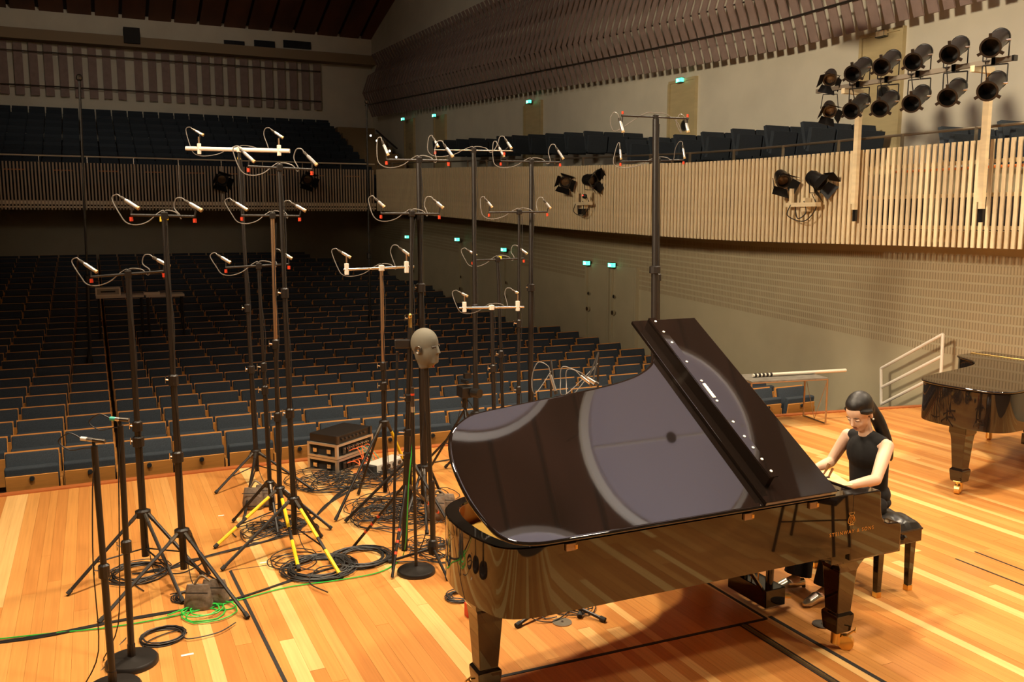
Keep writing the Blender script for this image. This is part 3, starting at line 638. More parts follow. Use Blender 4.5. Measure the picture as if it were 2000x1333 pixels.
# card and tuning tools lying on the front of the plate
ca, cb, cw = at_z(1588, 921, 0.93), at_z(1630, 950, 0.93), at_z(1604, 917, 0.93)
e0 = (cb-ca); ll = e0.length; e0.normalize(); e1 = (cw-ca); e1 = (e1-e0*e1.dot(e0)).normalized(); pc = (ca+cb)/2+e1*0.05
tag(MB().box(pc, (ll, 0.13, 0.006), (e0, e1, V((0, 0, 1)))).build('cardboard_sheet', mat('cardboard', (0.75, 0.50, 0.22), 0.8), origin=pc), 'torn tan cardboard strip lying on the piano front by the pianist', 'cardboard')
TW = mat('tool_wood', (0.26, 0.12, 0.045), 0.4)
t = thing('tuning_lever', 'small brown handled tuning lever resting on the cardboard', 'tool', pc+V((0, 0, 0.004)))
w0 = depth(pc)
MB().tube([at_w(1602, 936, w0), at_w(1611, 923, w0), at_w(1620, 907, w0)], [0.005, 0.006, 0.013], 8).build('handle', TW, t)
MB().tube([at_w(1600, 936, w0), at_w(1620, 932, w0)], 0.007, 8).build('shaft', DARKM, t)
MB().tube([at_w(1618, 933, w0), at_w(1627, 915, w0)], [0.006, 0.008], 8).build('head', TW, t)
# ------------------------------------------------------------------ piano bench
def bench():
    B0 = L1(-0.60, 0.86, 0); du = (L1(1, 0, 0)-L1(0, 0, 0)); dv = (L1(0, 1, 0)-L1(0, 0, 0)); Z = V((0, 0, 1))
    t = thing('piano_bench', 'black buttoned leather bench with brass feet under the pianist', 'bench', B0)
    for a in (-1, 1):
        for b_ in (-1, 1):
            c = B0+du*(a*0.145)+dv*(b_*0.29)
            lg = MB().rings([[c+Z*z+du*(x*h)+dv*(y*h) for x, y in ((-1, -1), (1, -1), (1, 1), (-1, 1))] for z, h in ((0.04, 0.019), (0.40, 0.027))]).build('leg', BLACK, t, bevel=0.003)
            MB().box(c+Z*0.02, (0.042, 0.042, 0.04), (du, dv, Z)).build('brass_foot', BRASS, lg, bevel=0.002)
    MB().box(B0+Z*0.41, (0.36, 0.70, 0.085), (du, dv, Z)).build('apron', BLACK, t, bevel=0.004)
    # tufted cushion : grid with dimples
    mb = MB(); nx, ny = 22, 34; top = []
    for i in range(nx+1):
        row = []
        for j in range(ny+1):
            a, b_ = -1+2*i/nx, -1+2*j/ny
            edge = (1-abs(a)**6)*(1-abs(b_)**8); h = 0.085*max(edge, 0)**0.5
            d = 0
            for q in range(3):
                for r_ in range(5):
                    ca, cb = -0.62+q*0.62, -0.8+r_*0.4; dd = ((a-ca)*0.18)**2+((b_-cb)*0.35)**2; d = max(d, math.exp(-dd/0.0012))
            row.append(B0+du*(a*0.182)+dv*(b_*0.355)+Z*(0.455+h-0.03*d*(1 if edge > 0.2 else 0)))
        top.append(row)
    vs = [p for r_ in top for p in r_]; fs = [(i*(ny+1)+j, i*(ny+1)+j+1, (i+1)*(ny+1)+j+1, (i+1)*(ny+1)+j) for i in range(nx) for j in range(ny)]
    mb.add(vs, fs); cu = mb.build('cushion', LEATHER, t, smooth=True)
    MB().box(B0+Z*0.456, (0.365, 0.71, 0.012), (du, dv, Z)).build('cushion_piping', LEATHER, t)
    MB().lathe([(0.012, 0.0), (0.030, 0.012), (0.032, 0.03), (0.02, 0.042)], B0-dv*0.35+du*0.02+Z*0.415, -dv, 16).build('height_knob', BLACK, t, smooth=True)
bench()
# ================================================================== MICROPHONE STANDS
UP = V((0, 0, 1))
def stand(label, foot, top, bars=(), feet=None, hub_py=None, hub_z=None, r=0.015, pole_m=SATIN, joints=(), yellow=(), base='tripod', brace=True, drop=True, tags=(), leg_len=0.55, rot=0.3):
    B = at_z(*foot) if len(foot) == 2 else V(foot); B.z = foot[2] if len(foot) == 3 else 0.0
    zt = z_at(B, top[1]); W = depth((B.x, B.y, zt)); T = at_w(top[0], top[1], W)
    t = thing('microphone_stand', label, 'microphone stand', B, 'microphone stands on the stage')
    along = lambda z: B+(T-B)*((z-B.z)/(T.z-B.z))
    zh = hub_z if hub_z else (z_at(B, hub_py) if hub_py else B.z+0.55)
    if base == 'disc':
        MB().lathe([(0.02, 0.05), (0.05, 0.045), (0.135, 0.035), (0.145, 0.022), (0.145, 0.0)], B, n=28).build('round_base', SATIN, t, smooth=True)
        MB().cyl(along(B.z+0.03), along(B.z+0.12), r*1.5, 10).build('base_collar', SATIN, t)
        z0 = B.z+0.03
    else:
        z0 = B.z+0.10 if feet or hub_py else B.z+0.12
        H_ = along(zh)
        MB().lathe([(r*1.6, -0.03), (r*2.6, -0.025), (r*2.6, 0.02), (r*1.6, 0.03)], H_, n=12).build('hub', SATIN, t)
        pts = [at_z(*q, B.z) for q in feet] if feet else [B+V((math.cos(rot+k*2.094), math.sin(rot+k*2.094), 0))*leg_len for k in range(3)]
        for k, q in enumerate(pts):
            q = q+V((0, 0, 0.014)); d = (q-H_); s0 = H_+V((d.x, d.y, 0)).normalized()*r*2.2
            lg = MB().cyl(s0, q, 0.0125, 8).build('leg', SATIN, t, smooth=True)
            MB().cyl(s0.lerp(q, 0.95), q, 0.016, 8).build('rubber_foot', RUBBER, lg)
            MB().cyl(s0, s0.lerp(q, 0.10), 0.0150, 8).build('leg_clamp', DARKM, lg)
            if k in yellow:
                for f0, f1 in ((0.12, 0.50), (0.66, 0.95)): MB().cyl(s0.lerp(q, f0), s0.lerp(q, f1), 0.0142, 8).build('yellow_tape', YELLOW, lg)
            if brace:
                c = along(B.z+0.16); MB().cyl(c, s0.lerp(q, 0.62), 0.006, 6).build('brace', SATIN, t)
    # telescoping pole
    n = 1+len(joints); zs_ = [z0]+sorted([z_at(B, j) for j in joints])+[T.z]; rr = r*1.25
    for i in range(len(zs_)-1):
        m = pole_m if (pole_m != SATIN and i == len(zs_)-2) else SATIN
        MB().cyl(along(zs_[i]), along(zs_[i+1]), rr, 10).build('pole', m, t, smooth=True)
        if i < len(zs_)-2:
            c = along(zs_[i+1]); MB().lathe([(rr*1.0, -0.05), (rr*1.55, -0.045), (rr*1.55, 0.02), (rr*0.9, 0.03)], c, n=10).build('clutch', SATIN, t)
            MB().cyl(c-V((0.005, 0, 0.015)), c+V((-0.05, 0.01, -0.005)), 0.006, 6).cyl(c+V((-0.05, 0.01, -0.03)), c+V((-0.05, 0.01, 0.02)), 0.005, 6).build('wing_screw', CHROME, t)
        rr *= 0.88
    PX = lambda x, y, dw=0.0: at_w(x, y, W+dw)
    for q_ in tags: MB().box(PX(*q_), (0.03, 0.012, 0.035), (CR, CF, CU)).build('yellow_tag', YELLOW, t)
    for bar in bars:
        a, b_ = bar['a'], bar['b']; bm_ = bar.get('m', SATIN); br = bar.get('r', 0.009)
        cb = PX((a[0]+b_[0])/2, (a[1]+b_[1])/2)
        o = MB().cyl(PX(*a), PX(*b_), br, 10).build('crossbar', bm_, t, smooth=True)
        MB().box(PX(top[0] if bar.get('main', True) else (a[0]+b_[0])/2, (a[1]+b_[1])/2), (0.045, 0.045, 0.05)).build('bar_clamp', bar.get('cm', SATIN), t, bevel=0.006)
        mid = PX(top[0], (a[1]+b_[1])/2-2)
        for k, mc in enumerate(bar['mics']):
            tail, head = mc[:2]; sk = mc[2] if len(mc) > 2 else (a if k == 0 else b_)
            p, q = PX(*tail), PX(*head); d = (q-p).normalized(); L = (q-p).length
            mr = bar.get('mr', 0.0135)
            mic = MB().tube([p, p.lerp(q, 0.12), p.lerp(q, 0.14), p.lerp(q, 0.9), p.lerp(q, 0.93), q], [mr*0.75, mr*0.75, mr, mr, mr*1.02, mr*0.95], 10).build('microphone', SILVER, t, smooth=True)
            MB().cyl(q-d*0.012, q+d*0.006, mr*1.04, 10).build('capsule', mat('capsule_gold', (0.50, 0.34, 0.16), 0.4, 0.7), mic)
            MB().cyl(p-d*0.03, p+d*0.004, mr*0.8, 8).build('connector', bar.get('con', DARKM), mic)
            # clip between mic and bar end, with red or white clamp
            base_ = PX(*sk); c = p.lerp(q, 0.6)
            MB().cyl(base_, c, 0.006, 6).build('mic_clip', SATIN, t)
            cm = bar.get('clamp', RED); s_ = 1 if (c.z > base_.z) else -1
            if cm == WHITE:
                MB().box(base_+V((0, 0, 0.0)), (0.034, 0.034, 0.10)).build('bar_clamp', WHITE, t, bevel=0.004)
                MB().cyl(base_+V((0, 0, 0.05)), base_+V((0, 0, 0.11)), 0.007, 8).build('clamp_pin', COPPER, t)
            else:
                MB().cyl(base_-V((0, 0, 0.014*s_)), base_-V((0, 0, 0.042*s_)), 0.0115, 8).build('clamp_knob', RED, t)
            # cable : loop off the tail, along the bar with a sag, to the pole
            w1 = p-d*0.03; out = -1 if k == 0 else 1
            side = mc[3] if len(mc) > 3 else (-1 if k == 0 else -1)
            if k == 0: arc = [w1, w1-d*0.03+UP*0.002, w1-d*0.045-CR*0.022-UP*0.035, base_-CR*0.075+UP*0.005, base_-CR*0.035-UP*0.05, base_.lerp(mid, 0.15)-UP*0.066, base_.lerp(mid, 0.5)-UP*0.045, base_.lerp(mid, 0.8)+UP*0.008, mid+UP*0.02, mid-UP*0.10]
            else: arc = [w1, w1-d*0.025+UP*0.006, w1-d*0.03-CR*0.035-UP*0.002, w1-CR*0.075-UP*0.045, base_-CR*0.10+UP*0.012, base_.lerp(mid, 0.45)-UP*0.022, base_.lerp(mid, 0.62)+UP*0.020, mid+UP*0.02, mid-UP*0.10]
            if s_ < 0: arc = [w1, w1+V((0, 0, 0.04))+CR*(side*0.02), w1+CR*(side*0.06)+V((0, 0, 0.05)), w1+CR*(side*0.09)+V((0, 0, -0.03)), w1+CR*(side*0.04)+V((0, 0, -0.13)), base_.lerp(mid, 0.3)+V((0, 0, -0.05)), base_.lerp(mid, 0.7)+V((0, 0, 0.03)), mid+V((0, 0, 0.03))]
            MB().tube(spline(arc, 5), 0.0042, 5).build('cable', bar.get('cab', GREYC), t, smooth=True)
    if drop:
        pts = [along(T.z-0.05-(T.z-0.25-B.z)*i/10)+CR*(0.022+0.012*math.sin(i*1.7+foot[0]))-CF*0.02 for i in range(11)]
        pts += [B+V((0.05, -0.12, 0.006)), B+V((0.16, -0.20, 0.006))]
        MB().tube(spline(pts, 3), 0.0035, 5).build('cable', CABLE, t, smooth=True)
    return t
def dn(a, b_, dx=(-13, 11), dy=(-19, -3)):   # standard pair : capsules pointing down and right above the bar ends
    return [((a[0]+dx[0], a[1]+dy[0]), (a[0]+dx[1], a[1]+dy[1])), ((b_[0]+dx[0], b_[1]+dy[0]), (b_[0]+dx[1], b_[1]+dy[1]))]
def bar(a, b_, mics=None, **k): return dict(a=a, b=b_, mics=mics or dn(a, b_), **k)
TEAL = mat('teal_band', (0.05, 0.45, 0.35), 0.5)
# two single floor microphones on round bases
def single(label, foot, top, tail, head, con):
    t = stand(label, foot, top, (), base='disc', drop=False, joints=((foot[1]+top[1])/2,))
    B = at_z(*foot); W = depth((B.x, B.y, z_at(B, top[1]))); p, q = at_w(*tail, W), at_w(*head, W); d = (q-p).normalized()
    mic = MB().tube([p, p.lerp(q, 0.25), p.lerp(q, 0.27), q], [0.009, 0.009, 0.011, 0.011], 10).build('microphone', SILVER, t, smooth=True)
    MB().cyl(p.lerp(q, 0.5), q, 0.0116, 10).build('capsule', DARKM, mic); MB().cyl(p, p+d*0.03, 0.0113, 10).build('connector', con, mic)
    MB().cyl(at_w(*top, W), p.lerp(q, 0.5), 0.008, 8).build('mic_clip', SATIN, t)
    MB().tube(spline([p, p-d*0.06+V((0, 0, 0.02)), p-d*0.12+V((0, 0, -0.03)), p-d*0.06+V((0, 0, -0.07)), at_w(top[0], top[1]+8, W), at_w(top[0]-3, top[1]+80, W), at_w(top[0]-2, top[1]+230, W), B+V((-0.06, 0.0, 0.25)), B+V((-0.15, 0.1, 0.006)), B+V((-0.02, 0.35, 0.006))], 5), 0.0036, 5).build('cable', CABLE, t, smooth=True)
single('frontmost single microphone on a pole with round base at lower left', (222, 1352), (184, 872), (158, 857), (205, 863), NAIL)
single('single microphone with teal band on a round base, left foreground', (258, 1297), (235, 832), (215, 818), (252, 821), TEAL)
# tripod stands with stereo bars
stand('tall stand with red-tipped bar left of the sandbagged stand', (286, 1112), (250, 540), [bar((178, 541), (320, 530), [((163, 514), (188, 531)), ((306, 507), (330, 520))])], [(132, 1165), (358, 1181), (398, 1128)], 1003, joints=(860, 830), r=0.021)
stand('tall stand with sandbag at its foot and yellow tape on top', (361, 1138), (321, 424), [bar((256, 420), (380, 423), [((243, 390), (270, 407)), ((369, 397), (393, 411))])], [(193, 1221), (485, 1211), (408, 1126)], 1040, joints=(740, 890), r=0.020, tags=((324, 425), (317, 428)))
stand('stand carrying the thick white bar, above the rear sandbag', (503, 940), (467, 300), [bar((363, 290), (566, 295), [((381, 255), (397, 264), (389, 291)), ((536, 258), (552, 269), (545, 294))], m=WHITE, r=0.020, clamp=WHITE, cm=WHITE)], [(421, 966), (477, 1018), (612, 960)], 884, joints=(600, 720), r=0.019, tags=((467, 308),))
stand('tall stand with red-tipped bar right of the white bar, yellow-taped leg', (577, 1068), (546, 327), [bar((485, 325), (609, 331), [((475, 297), (496, 316)), ((599, 303), (618, 322))])], [(433, 1117), (668, 1133), (628, 1052)], 977, joints=(570, 805), yellow=(1,), r=0.018)
stand('copper-topped pole with red-tipped bar and yellow-taped legs', (548, 1030), (532, 424), [bar((472, 421), (585, 422), [((460, 396), (482, 410)), ((577, 401), (596, 412))])], [(419, 1073), (584, 1118), (648, 1036)], 957, joints=(670, 812), pole_m=COPPER, yellow=(0, 1), r=0.017)
stand('shorter stand with red-tipped bar among the four middle poles', (531, 1024), (505, 520), [bar((441, 523), (564, 516), [((431, 502), (449, 513)), ((555, 496), (569, 505))])], None, hub_z=0.35, joints=(715, 760), leg_len=0.34, rot=0.5)
stand('stand with silver bar and white clamps left of the grey head', (753, 982), (745, 528), [bar((672, 527), (809, 521), [((667, 493), (684, 503), (677, 526)), ((785, 488), (800, 499), (794, 522))], m=CHROME, r=0.012, clamp=WHITE, cm=WHITE)], [(655, 1020), (815, 966), (700, 968)], 827, joints=(752, 713), pole_m=COPPER, yellow=(1,), r=0.017)
stand('tall stand behind the grey head with wide high bar', (829, 1005), (818, 316), [bar((755, 312), (876, 314), [((749, 282), (758, 303)), ((871, 288), (884, 306))])], [(775, 1068), (875, 1000), (834, 1046)], 914, joints=(560, 700), r=0.023)
stand('stand with low red-tipped bar just left of the tall head stand', (800, 1010), (804, 416), [bar((744, 417), (858, 418), [((738, 393), (750, 404)), ((852, 395), (865, 406))])], None, hub_z=0.5, joints=(620,), rot=0.9)
stand('tall stand with thin grey bar right of centre', (930, 910), (925, 298), [bar((848, 293), (1002, 295), [((849, 275), (856, 287), (850, 293)), ((990, 277), (999, 290), (985, 295))], m=STEEL, r=0.006, clamp=RED)], None, joints=(600,), r=0.020)
stand('tall stand with red-tipped bar, second from the thick double pole', (1036, 905), (1038, 318), [bar((978, 315), (1094, 317), [((974, 287), (984, 306)), ((1089, 293), (1100, 310))])], None, joints=(560,), r=0.021)
stand('stand with bar of two capsules in front of the balcony lamps', (1012, 915), (1014, 412), [bar((955, 415), (1069, 414), [((952, 394), (961, 405)), ((1066, 396), (1075, 407))])], None, joints=(630, 760), r=0.014)
stand('stand with small red-tipped bar and yellow tape, right of centre', (985, 900), (972, 506), [bar((923, 509), (1023, 505), [((917, 491), (930, 499)), ((1017, 487), (1029, 496))])], None, joints=(690,), r=0.014, tags=((977, 504),))
stand('low stand with silver bar and white clamps right of the grey head', (968, 925), (960, 600), [bar((897, 602), (1024, 600), [((901, 573), (913, 579), (907, 600)), ((1006, 570), (1011, 573), (1011, 598))], m=CHROME, r=0.011, clamp=WHITE, cm=WHITE)], None, joints=(718,), r=0.017)
stand('thickest double pole behind the piano lid with hanging microphones', (1277, 905), (1281, 233), [bar((1213, 226), (1345, 232), [((1211, 236), (1217, 258), (1216, 226), -1), ((1340, 240), (1344, 258), (1343, 232), -1)], mr=0.017), ], None, joints=(525,), r=0.030, drop=True)
stand('pole close behind the thick double pole with upright microphones', (1284, 895), (1285, 314), [bar((1213, 316), (1335, 313), [((1211, 313-22), (1213, 311), (1212, 316)), ((1334, 313-24), (1337, 309), (1335, 313))], mr=0.012)], None, joints=(540,), r=0.020, drop=False)
# two very tall thin stands standing among the seats
def hall_stand(label, px, ytop, y):
    p = at_y(px[0], px[1], y); B = V((p.x, p.y, floor_z(y))); zt = z_at(B, ytop[1]); T = at_w(ytop[0], ytop[1], depth((B.x, B.y, zt)))
    t = thing('microphone_stand', label, 'microphone stand', B, 'microphone stands among the seats')
    MB().tube([B+V((0, 0, 0.25)), B.lerp(T, 0.4)], 0.028, 8).build('pole', SATIN, t); MB().tube([B.lerp(T, 0.4), T], 0.019, 8).build('pole', SATIN, t)
    MB().ell(T+V((0, 0, 0.05)), (0.05, 0.05, 0.06), n=8, m=6).build('microphone', DARKM, t)
    MB().lathe([(0.03, -0.06), (0.05, -0.05), (0.05, 0.06), (0.02, 0.08)], B.lerp(T, 0.4), n=10).build('clutch', SATIN, t)
    for k in range(3): MB().cyl(B+V((0, 0, 1.0)), B+V((math.cos(0.4+k*2.094)*0.22, math.sin(0.4+k*2.094)*0.22, 0.02)), 0.015, 6).build('leg', SATIN, t)
hall_stand('very tall thin stand rising from the seats at far left', (172, 660), (155, 158), 16.6)
hall_stand('very tall thin stand rising from the seats before the hall corner', (722, 600), (716, 203), 19.6)
# ------------------------------------------------------------------ dummy head on its stand, capsule mic on the pole beside it
def remesh(o, vox, it=6):
    m = o.modifiers.new('remesh', 'REMESH'); m.mode = 'VOXEL'; m.voxel_size = vox; m.use_smooth_shade = True
    s_ = o.modifiers.new('smooth', 'SMOOTH'); s_.factor = 0.5; s_.iterations = it
B = at_z(846, 1096); zc = z_at(B, 682); W = depth((B.x, B.y, zc)); Hc = at_w(832, 680, W)
t = thing('dummy_head', 'grey artificial head with microphone ear on a tripod stand', 'dummy head', B)
fwd = (CR*0.90-CF*0.43); fwd.z = 0; fwd.normalize(); sd = V((-fwd.y, fwd.x, 0)); UP = V((0, 0, 1)); HX = (fwd, sd, UP)
mb = MB(); mb.ell(Hc+UP*0.035-fwd*0.012, (0.108, 0.084, 0.112), HX, 22, 16).ell(Hc-UP*0.02+fwd*0.004, (0.096, 0.078, 0.125), HX, 22, 16).ell(Hc-UP*0.055+fwd*0.03, (0.066, 0.060, 0.082), HX, 20, 14)
mb.box(Hc-UP*0.045+fwd*0.062, (0.05, 0.075, 0.13), HX).cyl(Hc-UP*0.05-fwd*0.02, Hc-UP*0.148-fwd*0.005, 0.062, 20, 0.046)
prof = [(0.08, 0.02), (0.08, -0.04), (0.116, -0.034), (0.098, 0.015)]
mb.rings([[Hc+fwd*a+UP*z+sd*s_ for a, z in prof] for s_ in (-0.017, 0.017)])
o = mb.build('head', mat('head_grey', (0.125, 0.110, 0.080), 0.75), t, smooth=True); remesh(o, 0.006, 7)
for s_ in (-1, 1):
    e = Hc+sd*(s_*0.078)-fwd*0.012-UP*0.005
    ear = MB().lathe([(0.012, 0.0), (0.026, 0.004), (0.030, 0.014), (0.026, 0.018), (0.013, 0.012)], e, sd*s_, 16).build('ear', DARKM, t, smooth=True)
    MB().ell(e+sd*(s_*0.012), (0.010, 0.006, 0.010), HX, 8, 6).build('ear_microphone', CHROME, ear)
    MB().tube([Hc+fwd*0.093+sd*(s_*0.016)+UP*0.018, Hc+fwd*0.080+sd*(s_*0.052)+UP*0.016], 0.007, 6).build('brow_slot', mat('slot_dark', (0.05, 0.04, 0.03), 0.8), t)
MB().cyl(Hc-UP*0.14+fwd*0.04+sd*0.03, Hc-UP*0.115+fwd*0.05+sd*0.03, 0.006, 8).build('red_tag', RED, t)
MB().cyl(B+UP*0.10, Hc-UP*0.13, 0.017, 10).build('pole', SATIN, t); MB().cyl(B+UP*0.10, B+UP*0.62, 0.021, 10).build('pole', SATIN, t)
MB().lathe([(0.02, 0.05), (0.035, 0.06), (0.042, 0.12), (0.03, 0.16), (0.02, 0.17)], B, n=12).build('hub', SATIN, t)
for q in ((759, 1101), (875, 1136), (905, 1062)):
    f_ = at_z(*q)+UP*0.015; lg = MB().cyl(B+UP*0.10, f_, 0.011, 8).build('leg', SATIN, t); MB().cyl((B+UP*0.10).lerp(f_, 0.93), f_, 0.016, 8).build('rubber_foot', RUBBER, lg)
MB().tube(spline([Hc-UP*0.14, Hc-UP*0.3+sd*0.04, Hc-UP*0.8-CR*0.05, B+UP*0.3-CR*0.04, B+V((-0.1, 0.1, 0.006))], 6), 0.004, 5).build('cable', CABLE, t)
B = at_z(813, 1119); zt = z_at(B, 800); T = at_w(800, 640, depth((B.x, B.y, 1.6)))
t = thing('microphone_stand', 'stand on a dark disc base beside the grey head', 'microphone stand', B, 'microphone stands on the stage')
MB().lathe([(0.02, 0.05), (0.05, 0.04), (0.13, 0.03), (0.138, 0.02), (0.138, 0.0)], B, n=28).build('round_base', SATIN, t, smooth=True)
Bt = at_w(806, 800, depth((B.x, B.y, 1.1)))
MB().cyl(B+UP*0.03, Bt, 0.012, 10).build('pole', SATIN, t); MB().cyl(Bt, Bt+UP*0.16, 0.013, 10).build('microphone', DARKM, t); MB().cyl(Bt+UP*0.10, Bt+UP*0.115, 0.0137, 10).build('red_band', RED, t)
MB().cyl(Bt-UP*0.02, Bt+UP*0.02, 0.014, 10).build('connector', SILVER, t)
B = at_z(790, 1088); T = at_w(801, 640, depth((B.x, B.y, 1.65)))
t = thing('microphone_stand', 'stand topped by a small gold microphone left of the grey head', 'microphone stand', B, 'microphone stands on the stage')
MB().cyl(B+UP*0.05, B.lerp(T, 0.55), 0.024, 10).build('pole', SATIN, t); MB().cyl(B.lerp(T, 0.55), T, 0.018, 10).build('pole', SATIN, t)
mc = MB().cyl(T, T+UP*0.07, 0.013, 10).build('microphone', BRASS, t); MB().ell(T+UP*0.085, (0.016, 0.016, 0.02), n=10, m=8).build('capsule', BRASS, mc)
for f_ in (0.45, 0.55, 0.70): MB().box(B.lerp(T, f_), (0.05, 0.05, 0.06)).build('clutch', SATIN, t, bevel=0.008); MB().cyl(B.lerp(T, f_), B.lerp(T, f_)+V((-0.07, 0, 0.01)), 0.006, 6).build('wing_screw', CHROME, t)
MB().box(B.lerp(T, 0.93)-CR*0.05, (0.12, 0.06, 0.07), (CR, CF, UP)).build('boom_clamp', SATIN, t, bevel=0.01)
pq = B.lerp(T, 0.9)-CR*0.09; MB().tube([pq, at_w(767, 1131, depth(B)-0.25)], 0.011, 8).build('boom_arm', SATIN, t); MB().cyl(pq, pq-UP*0.07, 0.012, 8).build('copper_joint', COPPER, t)
for q in ((690, 1072), (766, 1132), (872, 1020)):
    f_ = at_z(*q)+UP*0.013; s0 = B.lerp(T, 0.33); lg = MB().cyl(s0, f_, 0.011, 8).build('leg', SATIN, t)
    for k in (0.5, 0.62, 0.74): MB().cyl(s0.lerp(f_, k), s0.lerp(f_, k+0.03), 0.0118, 8).build('red_tape', mat('tape_red', (0.7, 0.08, 0.02), 0.5), lg)
# ------------------------------------------------------------------ piano microphones over the strings
def low_stand(label, foot, feet, topz, mics):
    B = at_z(*foot); t = thing('microphone_stand', label, 'microphone stand', B, 'low piano microphone stands')
    MB().lathe([(0.03, 0.03), (0.04, 0.04), (0.045, 0.14), (0.022, 0.19)], B, n=12).build('hub', SATIN, t)
    for q in feet:
        f_ = at_z(*q)+UP*0.016; lg = MB().cyl(B+UP*0.08, f_, 0.0115, 8).build('leg', SATIN, t); MB().cyl((B+UP*0.08).lerp(f_, 0.9), f_, 0.017, 10).build('rubber_foot', RUBBER, lg)
    MB().cyl(B+UP*0.15, V((B.x, B.y, topz)), 0.011, 8).build('pole', SATIN, t)
    for (bx, m0, m1) in mics:
        W = bx; p, q = at_w(*m0, W), at_w(*m1, W); d = (q-p).normalized()
        MB().cyl(V((B.x, B.y, topz)), p.lerp(q, 0.6), 0.008, 8).build('boom_arm', SATIN, t)
        mic = MB().cyl(p, q, 0.013, 10).build('microphone', SILVER, t, smooth=True); MB().cyl(q-d*0.02, q+d*0.01, 0.017, 10).build('capsule', DARKM, mic)
        MB().tube(spline([p, p-d*0.07+UP*0.01, p-d*0.09-CR*0.08+UP*0.02, p-d*0.02-CR*0.15-UP*0.04, p-CR*0.13-UP*0.16, V((B.x, B.y, topz-0.1))], 6), 0.004, 5).build('cable', GREYC, t, smooth=True)
low_stand('low tripod behind the piano holding the left piano microphone', (1088, 1190), ((1008, 1228), (1182, 1217), (1130, 1150)), 0.25, [])
low_stand('low tripod under the piano bent side with splayed rubber feet', (1142, 1158), ((1235, 1157), (1132, 1210), (1085, 1140)), 0.25, [])
low_stand('boom stand behind the lid with single piano microphone', (1075, 960), ((1010, 985), (1140, 985), (1075, 930)), 1.25, [(7.6, (1075, 733), (1086, 768))])
low_stand('boom stand behind the lid with a pair of piano microphones', (1165, 950), ((1105, 975), (1230, 975), (1165, 925)), 1.30, [(7.4, (1134, 735), (1156, 752)), (7.3, (1146, 738), (1166, 750))])
low_stand('thin tripod under the piano near the pedal lyre', (1320, 1105), ((1305, 1141), (1341, 1146), (1330, 1085)), 0.35, [])
